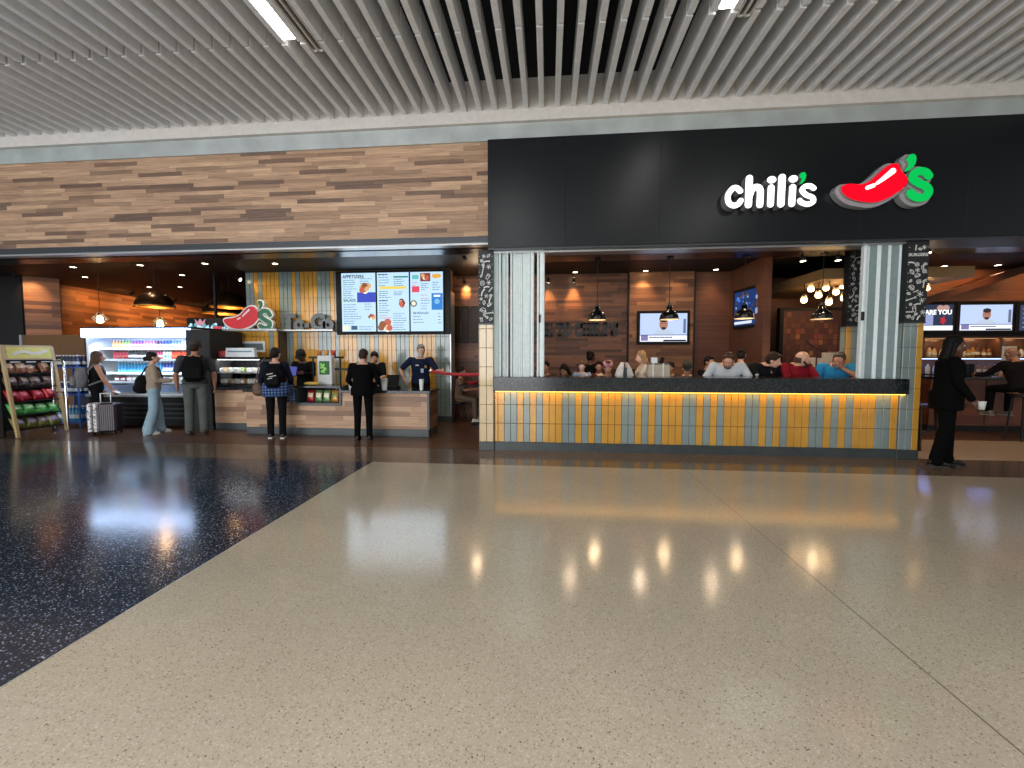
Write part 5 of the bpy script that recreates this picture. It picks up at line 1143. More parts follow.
o = MB().box((0, 0, .2), (.24, .012, .36), Matrix and 0).build('menu_board', mat('tan menu board', srgb('#9c7a5c'), .5)); o.location = (bcx, bcy, .74); o.rotation_euler = (R(-14), 0, R(20)); tag(o, 'tan menu board leaning on the bar chair beside the right pillar', 'board')
# ================================================================ PEOPLE
SK = {'light': '#c99a80', 'mid': '#b07f63', 'tan': '#a8765a', 'dark': '#5a3a2a', 'pale': '#d8ad96'}
def V(*a): return Vector(a)
def person(label, loc, heading, h=1.72, skin='light', sex='m', build=1.0, lean=0, legs='stand', pz=None, L=((-.25, -.1, -1), (-.05, .5, -1)), Rr=((.25, -.1, -1), (.05, .5, -1)),
           head=(0, 0), hunch=0, shirt='#333333', sleeve='long', pants='#222222', flare=1.0, shoe='#151515', sole=None, hair='short', hairc='#2a1c14', beard=None, glasses=False, cap=None, vox=.0075, group=None, jacket_len=0, extras=None, step=0):
    """heading: angle of the facing direction (0 = away from the camera, +90deg = photo left)"""
    s = h / 1.75
    t = thing('person', label, 'person', loc, heading, group)
    ms = mat('skin ' + skin, srgb(SK[skin]), .5, var=.05); f = sex == 'f'
    seated = legs == 'sit'
    P = V(0, 0, (pz if pz is not None else .95 * s))
    lm = Matrix.Rotation(-lean, 3, 'X')   # lean forwards (+y)
    def T(x, y, z): return P + lm @ V(x * s, y * s, z * s)
    bw = build
    rings_t = [(-.09, .10, .085, 0), (-.02, .165, .115, 0), (.06, .158, .108, 0), (.16, .140 if not f else .125, .098, .0), (.26, .152 if not f else .135, .106, .005), (.36, .168 if not f else .145, .112 if not f else .118, .01), (.44, .172 if not f else .15, .100, 0), (.485, .135 if not f else .115, .075, -.005), (.515, .075, .058, -.005)]
    def torso(b, off, z0=-1, z1=9, belly=0):
        rr = []
        for z, rx, ry, cy in rings_t:
            if z < z0 or z > z1: continue
            k = bw if z < .44 else (1 + (bw - 1) * .5)
            ex = (bw - 1) * .12 if .0 < z < .35 else 0
            rr.append([T(0, 0, 0) + lm @ V((rx * k * s + off) * math.cos(a), cy * s + ex * s * .5 + (ry * k * s + off) * math.sin(a), z * s) for a in (2 * math.pi * i / 20 for i in range(20))])
        b.loft(rr)
    sw = (.185 if not f else .16) * (1 + (bw - 1) * .5)
    SHL, SHR = T(-sw, -.005, .455), T(sw, -.005, .455)
    def arm(sh, d1, d2):
        u = lm @ Vector(d1).normalized() if False else Vector(d1).normalized(); v = Vector(d2).normalized()
        e = sh + u * .285 * s; w = e + v * .25 * s; return e, w, v
    eL, wL, vL = arm(SHL, *L); eR, wR, vR = arm(SHR, *Rr)
    hx = .092 * (1 + (bw - 1) * .4)
    if legs == 'stand':
        lg = [(P + V(-hx * s, 0, -.03 * s), V(-.105 * s, .02 + step * .06, P.z * .53), V(-.11 * s, -.02 + step * .14, .085)), (P + V(hx * s, 0, -.03 * s), V(.105 * s, .02 - step * .05, P.z * .53), V(.11 * s, -.02 - step * .14, .085))]
    else:
        kz = P.z - .03
        lg = [(P + V(-hx * s, 0, -.02), V(-.15 * s, .42 * s, kz), V(-.15 * s, .44 * s, max(.085, kz - .43))), (P + V(hx * s, 0, -.02), V(.15 * s, .42 * s, kz), V(.15 * s, .44 * s, max(.085, kz - .43)))]
    nb = T(0, -.005, .50); hy, hp = head[0], head[1]
    HM = lm @ Matrix.Rotation(hy, 3, 'Z') @ Matrix.Rotation(hp, 3, 'X')
    hc = nb + lm @ V(0, hunch * .8, .05 - hunch) * s + HM @ V(0, .025, .115) * s
    def Hd(x, y, z): return hc + HM @ (V(x, y, z) * s)
    # --- one continuous body
    b = MB(); torso(b, -.004)
    b.cone(T(0, -.01, .46), hc + HM @ V(0, -.02, -.06) * s, .056 * s, .050 * s, 14)
    b.ell(Hd(0, -.012, .022), (.076 * s, .096 * s, .098 * s), HM)                 # skull
    b.ell(Hd(0, .030, -.035), (.060 * s, .066 * s, .078 * s), HM)                 # face
    b.ell(Hd(0, .050, -.088), (.034 * s, .034 * s, .026 * s), HM)                 # chin
    b.cone(Hd(0, .092, .005), Hd(0, .112, -.032), .009 * s, .015 * s, 10)         # nose
    b.ell(Hd(0, .088, -.060), (.024 * s, .012 * s, .010 * s), HM)                 # lips
    for sx in (-1, 1):
        b.ell(Hd(sx * .076, -.008, -.012), (.011 * s, .020 * s, .031 * s), HM, 10, 7)   # ear
        b.ell(Hd(sx * .034, .074, .022), (.024 * s, .014 * s, .009 * s), HM, 10, 7)     # brow
    for sh, e, w, v, sd in ((SHL, eL, wL, vL, -1), (SHR, eR, wR, vR, 1)):
        b.cone(T(sd * .1, 0, .45), sh, .055 * s, .052 * s * bw ** .5); b.cone(sh, e, .050 * s * bw ** .5, .039 * s); b.cone(e, e.lerp(w, .3), .039 * s, .041 * s); b.cone(e.lerp(w, .3), w, .041 * s, .027 * s)
        # hand: palm, four unequal bent fingers, thumb on the side
        u = (e - sh).normalized(); n = u.cross(v)
        if n.length < .1: n = V(sd, 0, 0).cross(v)
        side = n.normalized() * 1; pn = side.cross(v).normalized()
        inw = V(-sd, 0, 0); side2 = (inw - v * inw.dot(v))
        pnorm = side2.normalized() if side2.length > .2 else pn        # palm faces inwards
        fs = v.cross(pnorm).normalized()
        if fs.y < 0 and abs(v.y) < .8: fs = -fs                         # thumb side forwards/up
        if abs(v.y) >= .8 and fs.z < 0: fs = -fs
        Mh = Matrix((v, fs, pnorm)).transposed()
        b.ell(w + v * .042 * s, (.052 * s, .040 * s, .017 * s), Mh, 12, 7)
        for k, (o, ln) in enumerate(((.029, .070), (.010, .080), (-.010, .075), (-.028, .058))):
            p0 = w + v * .078 * s + fs * o * s; d1 = (v + pnorm * .25).normalized(); p1 = p0 + d1 * ln * .5 * s; d2 = (v + pnorm * .9).normalized(); p2 = p1 + d2 * ln * .5 * s
            b.cone(p0, p1, .0095 * s, .009 * s, 8, True, 2); b.cone(p1, p2, .009 * s, .0078 * s, 8, True, 2)
        p0 = w + v * .025 * s + fs * .032 * s; p1 = p0 + (v * .7 + fs * .6 + pnorm * .3).normalized() * .035 * s; p2 = p1 + (v * .9 + fs * .2 + pnorm * .4).normalized() * .03 * s
        b.cone(p0, p1, .013 * s, .0105 * s, 8, True, 2); b.cone(p1, p2, .0105 * s, .009 * s, 8, True, 2)
    for hp_, k, a in lg:
        b.cone(hp_, k, .080 * s, .053 * s); b.cone(k, k.lerp(a, .3), .053 * s, .055 * s); b.cone(k.lerp(a, .3), a, .055 * s, .036 * s)
        b.cone(a, a + V(0, .09 * s, -.045), .036 * s, .028 * s)
    body = remesh(b.build('body', ms, t), vox, 2)
    # --- clothes
    mc = mat('cloth ' + shirt, srgb(shirt), .9, spec=.12, var=.12, scale=9)
    b = MB(); torso(b, .016 if not jacket_len else .03, -.02 if not jacket_len else -.1, .50)
    if jacket_len:
        b.loft([[P + V((.165 * bw * s + .04) * math.cos(a), (.12 * bw * s + .04) * math.sin(a), z) for a in (2 * math.pi * i / 18 for i in range(18))] for z in (.05, -jacket_len)])
    if sleeve != 'none':
        for sd, sh, e, w in ((-1, SHL, eL, wL), (1, SHR, eR, wR)):
            b.cone(T(sd * .09, 0, .44), sh, .066 * s, .064 * s * bw ** .5)
            if sleeve == 'long': b.cone(sh, e, .064 * s * bw ** .5, .053 * s); b.cone(e, e.lerp(w, .93), .053 * s, .041 * s)
            else: b.cone(sh, sh.lerp(e, .78), .066 * s * bw ** .5, .060 * s)
    remesh(b.build('jacket' if jacket_len else ('top' if f else 'shirt'), mc, t), .011, 3)
    mp = mat('cloth ' + pants, srgb(pants), .9, spec=.12, var=.12, scale=9); b = MB(); torso(b, .010, -.1, .08)
    for hp_, k, a in lg:
        b.cone(hp_ + V(0, 0, .03), k, .094 * s * bw ** .4, .066 * s * flare ** .5); b.cone(k, k.lerp(a, .95), .066 * s * flare ** .5, .054 * s * flare)
        if legs == 'stand': b.cone(k.lerp(a, .9), V(a.x, a.y + .01, .07), .054 * s * flare, .056 * s * flare)
    remesh(b.build('trousers', mp, t), .011, 3)
    for hp_, k, a in lg:
        z0 = a.z - .085; b = MB(); rr = []
        for yy, wx, hz in ((-.075, .028, .05), (-.055, .038, .085), (-.0, .040, .095), (.06, .044, .07), (.12, .046, .05), (.165, .036, .036), (.185, .016, .02)):
            rr.append([a + V(wx * s * math.cos(q), yy * s, -.085 + .014 + max(0, hz * s * (.5 + .5 * math.sin(q)))) for q in (2 * math.pi * i / 14 for i in range(14))])
        b.loft(rr); so_ = b.build('shoe', mat('shoe ' + shoe, srgb(shoe), .5), t, True)
        b = MB(); b.loft([[a + V(x * s, y * s, -.085 + z) for x, y in ((-.034, -.08), (.034, -.08), (.046, .04), (.046, .13), (.02, .192), (-.02, .192), (-.046, .13), (-.046, .04))] for z in (0, .022)]); b.build('sole', mat('sole ' + (sole or '#0c0c0c'), srgb(sole or '#0c0c0c'), .6), so_)
    # --- face details
    for sx in (-1, 1):
        e_ = MB().ell(Hd(sx * .031, .080, .004), (.0125 * s, .009 * s, .0085 * s), HM, 10, 7); e_.m(1).ell(Hd(sx * .031, .0865, .004), (.006 * s, .004 * s, .006 * s), HM, 8, 5); e_.build('eye', [mat('eye white', srgb('#d8d2cc'), .3), mat('iris', srgb('#241812'), .3)], t, True)
    MB().ell(Hd(0, .0985, -.060), (.022 * s, .004 * s, .004 * s), HM, 10, 6).build('mouth', mat('lips ' + skin, srgb({'dark': '#4a2823'}.get(skin, '#8e4e46')), .5), t, True)
    mh = mat('hair ' + hairc, srgb(hairc), .65, var=.25, scale=40, spec=.2)
    b = MB(); 
    if hair == 'bald': b.loft([[Hd(.079 * (1 if z < .02 else .95) * math.cos(q), -.018 + .098 * math.sin(q), z) for q in (math.pi * (1.02 + .96 * i / 14) for i in range(15))] + [Hd(.060 * math.cos(q), -.02 + .08 * math.sin(q), z) for q in (math.pi * (1.98 - .96 * i / 14) for i in range(15))] for z in (-.06, -.01, .03)])
    else:
        b.ell(Hd(0, -.022, .036), (.085 * s, .098 * s, .098 * s), HM)
        b.ell(Hd(0, -.045, -.005), (.081 * s, .074 * s, .085 * s), HM)
        if hair in ('short',): b.ell(Hd(0, .045, .092), (.055 * s, .045 * s, .022 * s), HM)
        if hair in ('long', 'wavy'):
            zb = -.30 if hair == 'long' else -.24
            b.loft([[Hd(wx * math.cos(q), cy + wy * math.sin(q), z) for q in (2 * math.pi * i / 14 for i in range(14))] for z, wx, wy, cy in ((.03, .086, .075, -.035), (-.08, .094, .06, -.055), (-.18, .105, .05, -.075), (zb, .08, .035, -.085))])
            for sx in (-1, 1): b.cone(Hd(sx * .076, .0, .03), Hd(sx * .092, -.01, -.17), .028 * s, .024 * s)
        if hair == 'bun': b.ell(Hd(0, -.10, .09), (.045 * s, .045 * s, .045 * s), HM)
        if hair == 'lowbun': b.ell(Hd(0, -.125, -.03), (.045 * s, .042 * s, .05 * s), HM)
        if hair == 'pony': b.cone(Hd(0, -.11, .03), Hd(0, -.14, -.06), .03, .035); b.cone(Hd(0, -.14, -.06), Hd(0, -.11, -.2), .035, .015)
    remesh(b.build('hair', mh, t), .009, 2)
    if beard:
        b = MB(); b.ell(Hd(0, .060, -.092), (.046 * s, .042 * s, .038 * s), HM); 
        for sx in (-1, 1): b.cone(Hd(sx * .06, .012, -.03), Hd(sx * .032, .065, -.088), .016 * s, .024 * s)
        b.cone(Hd(-.022, .094, -.047), Hd(.022, .094, -.047), .008 * s, .008 * s); remesh(b.build('beard', mat('hair ' + beard, srgb(beard), .7, var=.25, scale=40), t), .008, 1)
    if glasses:
        b = MB()
        for sx in (-1, 1):
            ps = [Hd(sx * .034 + .024 * math.cos(q), .098, .004 + .018 * math.sin(q)) for q in (2 * math.pi * i / 12 for i in range(13))]; b.tube(ps, .0028 * s, 6); b.tube([Hd(sx * .058, .096, .008), Hd(sx * .080, -.005, .008)], .0028 * s, 6)
        b.tube([Hd(-.01, .1, .008), Hd(.01, .1, .008)], .0028 * s, 6); b.build('glasses', mat('glasses frame', srgb(glasses if isinstance(glasses, str) else '#1a1414'), .3), t, True)
    if cap:
        b = MB(); b.loft([[Hd(.090 * q * math.cos(a), -.015 + .108 * q * math.sin(a), z) for a in (2 * math.pi * i / 18 for i in range(18))] for q, z in ((1, .035), (1.01, .07), (.92, .11), (.65, .135), (.1, .142))])
        mcp = mat('cloth ' + cap, srgb(cap), .85, var=.12, scale=9); c_ = b.build('cap', mcp, t, True)
        b = MB(); b.loft([[Hd(x, y, z + zz) for x, y, z in ((-.075, .05, .04), (-.05, .14, .028), (0, .165, .024), (.05, .14, .028), (.075, .05, .04), (0, .07, .042))] for zz in (0, .01)]); b.build('visor', mcp, c_)
    t['_'] = 0; del t['_']
    info = dict(root=t, s=s, wL=wL, wR=wR, eL=eL, eR=eR, vL=vL, vR=vR, hc=hc, P=P, T=T, Hd=Hd, HM=HM, SHL=SHL, SHR=SHR, lm=lm, fr=Matrix.Translation(Vector(loc)) @ Matrix.Rotation(heading, 4, 'Z'))
    return info
def backpack(i, name, label, c, w=.30, h=.42, d=.17, z=.24, c2=None, logo=None):
    t = thing(name, label, 'backpack', (0, 0, 0)); t.matrix_world = i['fr']; m = mat('pack ' + c, srgb(c), .8, var=.15, spec=.15); T = i['T']
    P0 = T(0, -.125 - d / 2, z); lm = i['lm']
    b = MB(); n = 16; rr = []
    for k in range(9):
        v = k / 8; q = math.sin(math.pi * (.12 + .76 * v)) ** .5
        rr.append([P0 + lm @ V(w / 2 * q * math.copysign(abs(math.cos(a)) ** .6, math.cos(a)), d / 2 * q * math.copysign(abs(math.sin(a)) ** .6, math.sin(a)), (v - .5) * h) for a in (2 * math.pi * j / n for j in range(n))])
    b.loft(rr); b.build('pack_body', m, t, True)
    b = MB().box(P0 + lm @ V(0, -d / 2 - .015, -h * .16), (w * .72, .06, h * .42), M=lm.to_3x3(), bev=.02); pk = b.build('front_pocket', mat('pack2 ' + (c2 or c), srgb(c2 or c), .8, spec=.2), t)
    if logo: 
        b = MB()
        for (x, z_, lx) in ((-.03, .07, .1), (.02, .03, .12), (-.02, -.01, .08)): b.box(P0 + lm @ V(x, -d / 2 - .004 - .04 * (z_ < .05), z_ - .02), (lx, .01, .016), M=lm.to_3x3() @ Matrix.Rotation(R(-12), 3, 'Y'))
        b.build('pale_print', mat('pale print', srgb('#b9bab4'), .6), t)
    for sx in (-1, 1):
        pts = [T(sx * .10, -.12, z + h * .42), T(sx * .115, -.05, .50), T(sx * .125, .07, .44), T(sx * .135, .125, .33), T(sx * .15, .08, .17), T(sx * .13, -.12, z - h * .38)]
        b = MB(); b.tube(pts, .018, 8); b.build('strap', m, t, True)
    MB().tube([P0 + lm @ V(-.03, d / 2 - .02, h * .48), P0 + lm @ V(0, d / 2 - .02, h * .55), P0 + lm @ V(.03, d / 2 - .02, h * .48)], .008).build('top_handle', m, t, True)
    return t
def handpoint(i, side): 
    w = i['w' + side]; v = i['v' + side]; return i['fr'] @ (w + v * .085 * i['s'])
def X_(px, y): return at(px, 400, Y=y).x
RIGHT, LEFT = R(-90), R(90)
# 1 woman with suitcase (faces photo right, slightly away)
w1 = person('long-haired woman in a black sleeveless top with a grey backpack, beside a suitcase', (X_(97, 7.3) , 7.3, 0), R(-32), 1.64, 'tan', 'f', .95, R(2), L=((-.2, .1, -1), (0, .3, -1)), Rr=((.15, .3, -1), (.0, .55, -1)), head=(R(-5), R(-4)), shirt='#101012', sleeve='none', pants='#0e0e10', flare=1.25, hair='long', hairc='#4a3527')
backpack(w1, 'backpack', 'grey backpack on the long-haired woman beside the suitcase', '#6a6a6c', .29, .40, .2, .22, '#77777a')
hpR = handpoint(w1, 'R')
sc = at(103, 433, Z=0); sc.y = 7.12; sc.x = at(103, 420, Y=7.12).x
t = thing('suitcase', 'dark hard-shell suitcase with silver patterned edge beside the long-haired woman', 'suitcase', (sc.x, 7.12, 0), R(22)); ms_ = mat('suitcase shell', srgb('#33292f'), .35, .2)
MB().bx(-.01, .27, -.13, .13, .06, .62, bev=.03).build('shell', ms_, t)
b = MB()
for k in range(7): b.bx(.0 + k * .034, .012 + k * .034, -.137, -.128, .1, .58)
b.build('rib', ms_, t)
b = MB().bx(-.18, -.105, -.132, .132, .06, .62, bev=.02).bx(-.09, -.015, -.132, .132, .06, .62, bev=.02); b.m(1)
r = random.Random(9)
for k in range(40): b.prism(circle(r.uniform(-.11, .11), r.uniform(.1, .58), r.uniform(.008, .02), 6), -.003, .003, (-.182, 0, 0), Matrix.Rotation(R(90), 3, 'Z'))
for k in range(44): b.prism(circle(r.choice((-.142, -.052)) + r.uniform(-.026, .026), r.uniform(.1, .58), r.uniform(.007, .016), 6), -.1355, -.13)
b.build('patterned_edge', [mat('suitcase silver', srgb('#b8b6b4'), .4, .3), mat('pattern dark', srgb('#3a3638'), .5)], t)
for sx in (-.1, .23):
    for yy in (-.1, .1): MB().cone((sx - .012, yy, .03), (sx + .012, yy, .03), .03, .03, 12, False).build('wheel', M_black, t)
MB().tube([(-.02, 0, .6), (-.02, 0, .80), (.14, 0, .80), (.14, 0, .6)], .011).build('pull_handle', M_alu, t, True)
o = MB().box((0, 0, 0), (.16, .07, .012), bev=.003).build('phone', mat('paper white', srgb('#dfe3e2'), .5)); o.location = handpoint(w1, 'R') + V(.06, -.02, .02); o.rotation_euler = (0, R(15), R(-10)); tag(o, 'white phone in the hand of the long-haired woman', 'phone')
# 2 woman in jeans
w2 = person('woman in beige sweater and wide pale jeans with dark tied-back hair', (X_(154, 7.3), 7.3, 0), R(-42), 1.63, 'light', 'f', 1.0, R(0), L=((-.05, .25, -1), (.25, 1, -.05)), Rr=((.1, .15, -1), (-.1, 1, -.05)), head=(0, 0), shirt='#9c8d7c', pants='#8fa9b8', flare=1.85, shoe='#c9c6c0', sole='#d8d5cf', hair='lowbun', hairc='#17120f', step=.65)
t = thing('shoulder_bag', 'black slouchy bag on the back of the woman in pale jeans', 'bag', (0, 0, 0)); t.matrix_world = w2['fr']; T = w2['T']
b = MB(); b.ell(T(-.03, -.17, .10), (.10, .12, .19)); b.ell(T(-.03, -.19, .02), (.11, .13, .11)); remesh(b.build('bag_body', mat('pack #131418', srgb('#0a0a0c'), .8, spec=.15), t), .012, 3)
MB().tube([T(-.02, -.22, .22), T(.08, -.1, .46), T(.13, 0, .50), T(.12, .1, .42), T(.02, .15, .25), T(-.1, .13, .1), T(-.14, 0, .04), T(-.08, -.14, .02)], .014).build('strap', mat('pack #131418', srgb('#0a0a0c'), .8, spec=.15), t, True)
o = MB().box((0, 0, 0), (.19, .12, .03), bev=.008).build('snack_packet', mat('pale packet', srgb('#d9d6ae'), .5)); o.location = handpoint(w2, 'R') + V(.06, 0, 0); tag(o, 'pale packet held out by the woman in jeans', 'packet')
# 3 tall man, back view
w3 = person('tall man in a cap, charcoal shirt and grey trousers seen from behind', (X_(196, 7.3), 7.3, 0), R(36), 1.84, 'tan', 'm', 1.12, R(2), L=((-.3, 0, -1), (-.02, .45, -1)), Rr=((.32, -.05, -1), (.0, .3, -1)), head=(R(-15), R(-10)), shirt='#3d3e42', sleeve='short', pants='#565b58', flare=1.3, shoe='#2a241f', hair='short', hairc='#2a1c14', cap='#38322f')
backpack(w3, 'backpack', 'black backpack on the tall man in a cap', '#050507', .36, .48, .19, .26)
# 4 customer with plaid shirt round the waist
w4 = person('customer in navy hooded jacket with a blue plaid shirt tied at the waist', (X_(276, 7.1), 7.1, 0), R(24), 1.70, 'light', 'f', 1.12, R(1), L=((-.3, .1, -1), (.1, .6, -1)), Rr=((.3, .2, -1), (-.1, .8, -.7)), head=(R(-20), R(-6)), shirt='#171b2a', pants='#101013', flare=1.1, shoe='#17181a', sole='#d3d0ca', hair='lowbun', hairc='#231a16', step=.3)
T = w4['T']; P4 = w4['P']
plm, pt, pb = nt('blue plaid'); 
wv = pt.nodes.new('ShaderNodeTexWave'); wv.bands_direction = 'Z'; wv.inputs['Scale'].default_value = 6; L_ = pt.links.new; L_(coords(pt), wv.inputs[0]); wv2 = pt.nodes.new('ShaderNodeTexWave'); wv2.inputs['Scale'].default_value = 6; L_(coords(pt), wv2.inputs[0])
L_(ramp(pt, math_node(pt, 'MULTIPLY', wv.outputs['Fac'], wv2.outputs['Fac']), [(0, srgb('#1b2a4a')), (.4, srgb('#31508a')), (.8, srgb('#6d8cb8'))]), pb.inputs['Base Color']); pb.inputs['Roughness'].default_value = .9
t = thing('tied_shirt', 'blue plaid shirt tied around the waist of the navy-jacketed customer', 'shirt', (0, 0, 0)); t.matrix_world = w4['fr']
b = MB(); 
b.loft([[P4 + V((.225 + q) * math.cos(a) * (1 + .04 * math.sin(5 * a)), (.165 + q) * math.sin(a) - .02, z) for a in (2 * math.pi * i / 30 for i in range(30))] for z, q in ((.12, -.03), (.06, 0), (-.06, .005), (-.14, -.005 ))]); b.build('cloth', plm, t, True)
for sx in (-1, 1): MB().cone(P4 + V(sx * .06 + .18, .14, .04), P4 + V(.22 + sx * .05, .12, -.24), .03, .04).build('sleeve', plm, t, True)
backpack(w4, 'backpack', 'black backpack with pale print on the navy-jacketed customer', '#050506', .29, .40, .17, .24, None, True)
MB_ = MB().ell((0, 0, 0), (.10, .08, .13)); MB_.ell((.02, 0, -.05), (.11, .09, .08)); hb = thing('hip_bag', 'small brown bag hanging at the left hip of the navy-jacketed customer', 'bag', w4['fr'] @ (P4 + V(-.29, 0.0, .0))); MB_.build('bag_body', mat('brown leather', srgb('#5c4638'), .6), hb, True); MB().tube([(-.05, 0, .1), (.06, -.02, .45), (.2, -.05, .58)], .01).build('strap', mat('brown leather', srgb('#5c4638'), .6), hb, True)
# hood scarf
# 5 server in black cap
w5 = person('server in black with a dark visor cap behind the counter', (X_(306, 8.4), 8.4, 0), R(192), 1.70, 'dark', 'm', 1.05, R(10), L=((-.2, .5, -.8), (.5, .9, .15)), Rr=((.25, .4, -.9), (-.3, 1, .1)), head=(R(-15), R(-22)), shirt='#0e0e11', pants='#101013', hair='short', hairc='#120d0b', cap='#0d0d0f')
o = MB().box((0, 0, 0), (.17, .014, .21), bev=.006); o.m(1).bx(-.075, .075, -.010, -.006, -.09, .09); o = o.build('tablet', [M_screen_bz, em('violet blue', '#5b62b8', .8)]); o.location = (X_(293.5, 7.75), 7.74, at(293, 371, Y=7.75).z); o.rotation_euler = (R(-12), R(8), R(25)); tag(o, 'tablet with violet-blue screen beside the capped server', 'tablet')
MB().bx(-.01, .01, .0, .06, -.34, -.0).build('stand', M_black, o)
# 6 customer in black
w6 = person('short-haired customer in a long black jacket and trousers at the counter', (X_(363, 7.05), 7.05, 0), R(14), 1.68, 'light', 'm', 1.06, R(3), L=((-.3, .15, -1), (.1, .8, -.4)), Rr=((.3, .2, -1), (-.1, .85, -.3)), head=(R(-14), R(-16)), shirt='#050506', pants='#060607', flare=1.05, shoe='#0d0d0d', hair='short', hairc='#33221a', jacket_len=.09)
# 7 server behind
w7 = person('dark-haired server in black working behind the customer in the long jacket', (X_(377, 8.45), 8.45, 0), R(190), 1.68, 'mid', 'f', 1.0, R(12), L=((-.2, .4, -.9), (.3, .9, -.2)), Rr=((.25, .4, -.9), (-.2, .9, -.3)), head=(R(10), R(-25)), shirt='#0f1014', sleeve='short', pants='#101013', hair='pony', hairc='#100c0b')
b = MB().lathe([(.03, 0), (.038, .1), (.038, .11), (.03, .13)], n=14); b.m(1).lathe([(.034, .13), (.034, .16)], n=14); o = b.build('shaker', [mat('amber jar', srgb('#a5814f'), .3), M_capw], None, True); o.location = handpoint(w7, 'L') + V(.0, -.02, -.02); tag(o, 'white-lidded jar held by the dark-haired server', 'jar')
# 8 bearded server
w8 = person('grey-bearded server in a navy short-sleeved shirt behind the counter', (X_(421, 8.4), 8.4, 0), R(198), 1.80, 'light', 'm', 1.12, R(4), L=((-.45, .35, -.75), (-.35, .9, .05)), Rr=((.75, -.1, -.75), (-.35, .35, -.9)), head=(R(12), R(-12)), shirt='#1a2238', sleeve='short', pants='#101013', hair='short', hairc='#7b7672', beard='#b9b5b0')
for nm, x_, z_, w_, h_, c_ in (('chest_logo', .07, .36, .07, .02, '#d8d8d4'), ('badge', -.03, .25, .06, .085, '#9fb6d0'), ('emblem', -.1, .33, .05, .06, '#8a6a3a')):
    o = MB().box(w8['T'](x_, .150, z_), (w_, .012, h_), bev=.003).build(nm, mat('badge ' + c_, srgb(c_), .5), w8['root'])
# 9 seated guest through the doorway
w9 = person('seated guest in a tan top at the table through the doorway', (X_(459, 9.2), 9.2, 0), RIGHT, 1.6, 'tan', 'f', .95, R(5), legs='sit', pz=.56, L=((-.1, .5, -.8), (.1, 1, .05)), Rr=((.1, .5, -.8), (-.1, 1, .1)), shirt='#6b5648', sleeve='short', pants='#6a5c50', shoe='#c9c6c0', sole='#e0ddd8', hair='pony', hairc='#20150f', vox=.009)
def stool(x, y, z, label, rz=0):
    t = thing('bar_stool', label, 'stool', (x, y, 0), rz); MB().lathe([(.17, z - .05), (.18, z - .02), (.17, z)], n=20).build('seat', M_black, t, True)
    for k in range(4):
        a = math.pi / 4 + k * math.pi / 2; MB().cone((.13 * math.cos(a), .13 * math.sin(a), z - .05), (.2 * math.cos(a), .2 * math.sin(a), 0), .014, .014, 8, False).build('leg', M_black, t)
    return t
stool(X_(459, 9.2), 9.2, .47, 'low black stool under the seated doorway guest')
# ---- bar-top diners (seated on the inside, bar height)
def diner(label, px, py, y, heading, eye, **k):
    """seated figure whose head centre sits at the measured place"""
    p_ = at(px, py, Y=y); lean = k.get('lean', 0); s = k.get('h', 1.72) / 1.75; k.setdefault('vox', .009)
    drop = s * ((.55 - k.get('hunch', 0)) * math.cos(lean) + .115); pz = p_.z - drop + k.pop('dz', 0); fy = math.sin(lean) * .55 * s
    f_ = Matrix.Rotation(heading, 3, 'Z') @ V(0, fy, 0)
    return person(label, (p_.x - f_.x, y - f_.y, 0), heading, legs='sit', pz=max(.5, pz), **k)
d1 = diner('bearded man in red glasses and a pale short-sleeved shirt, leaning over the bar top', 728, 357.8, 7.22, R(166), 0, h=1.86, skin='light', build=1.2, lean=R(22), hunch=.07, head=(R(-12), R(-2)), L=((-.35, .55, -.7), (.55, .8, -.1)), Rr=((.5, .2, -.85), (-.5, .85, -.1)), shirt='#b9bec2', sleeve='short', pants='#33363c', hair='short', hairc='#4a342a', beard='#5d4a40', glasses='#a0252a')
d2 = diner('man in a black jacket looking right along the bar top', 768, 358, 7.22, R(-168), 0, h=1.84, skin='light', build=1.15, lean=R(16), hunch=.07, head=(R(40), R(-8)), L=((-.3, .5, -.8), (.4, .9, -.1)), Rr=((.3, .5, -.8), (-.3, .9, -.1)), shirt='#0f1013', pants='#1c1d20', hair='short', hairc='#2b1d17')
d3 = diner('bearded balding man in a dark red sweater', 798, 358, 7.25, R(-165), 0, h=1.86, skin='light', build=1.2, lean=R(12), hunch=.07, head=(R(52), R(2)), L=((-.3, .5, -.8), (.4, .9, -.1)), Rr=((.3, .5, -.8), (-.3, .9, -.1)), shirt='#7a1520', pants='#1c1d20', hair='bald', hairc='#4a3529', beard='#2b1c15')
d4 = diner('grey-haired man in glasses and a blue shirt with a hand at his chin', 838, 358.5, 7.22, R(160), 0, h=1.84, skin='tan', build=1.2, lean=R(16), hunch=.07, head=(R(-20), R(2)), L=((-.1, .85, -.55), (.78, -.26, .54)), Rr=((.4, .4, -.85), (-.5, .8, -.05)), shirt='#24709c', sleeve='short', pants='#2a2c30', hair='short', hairc='#4a423e', glasses='#2a1a16', beard='#6d625c')
d5 = diner('dark-haired woman in a black top seen from behind the pale-shirted man', 741, 355, 8.0, R(-30), 0, h=1.66, skin='light', sex='f', lean=R(4), L=((-.3, .4, -1), (.1, .9, -.2)), Rr=((.3, .4, -1), (-.1, .9, -.2)), shirt='#0d0d0f', pants='#1c1d20', hair='bun', hairc='#1c1310')
d6 = diner('fair-haired woman in white looking left', 643.5, 356.5, 7.9, R(92), 0, h=1.66, skin='pale', sex='f', lean=R(6), head=(0, R(-8)), L=((-.2, .5, -.8), (.3, .9, -.1)), Rr=((.2, .5, -.8), (-.2, .9, 0)), shirt='#c9bdb2', pants='#3a3c42', hair='wavy', hairc='#8f7350')
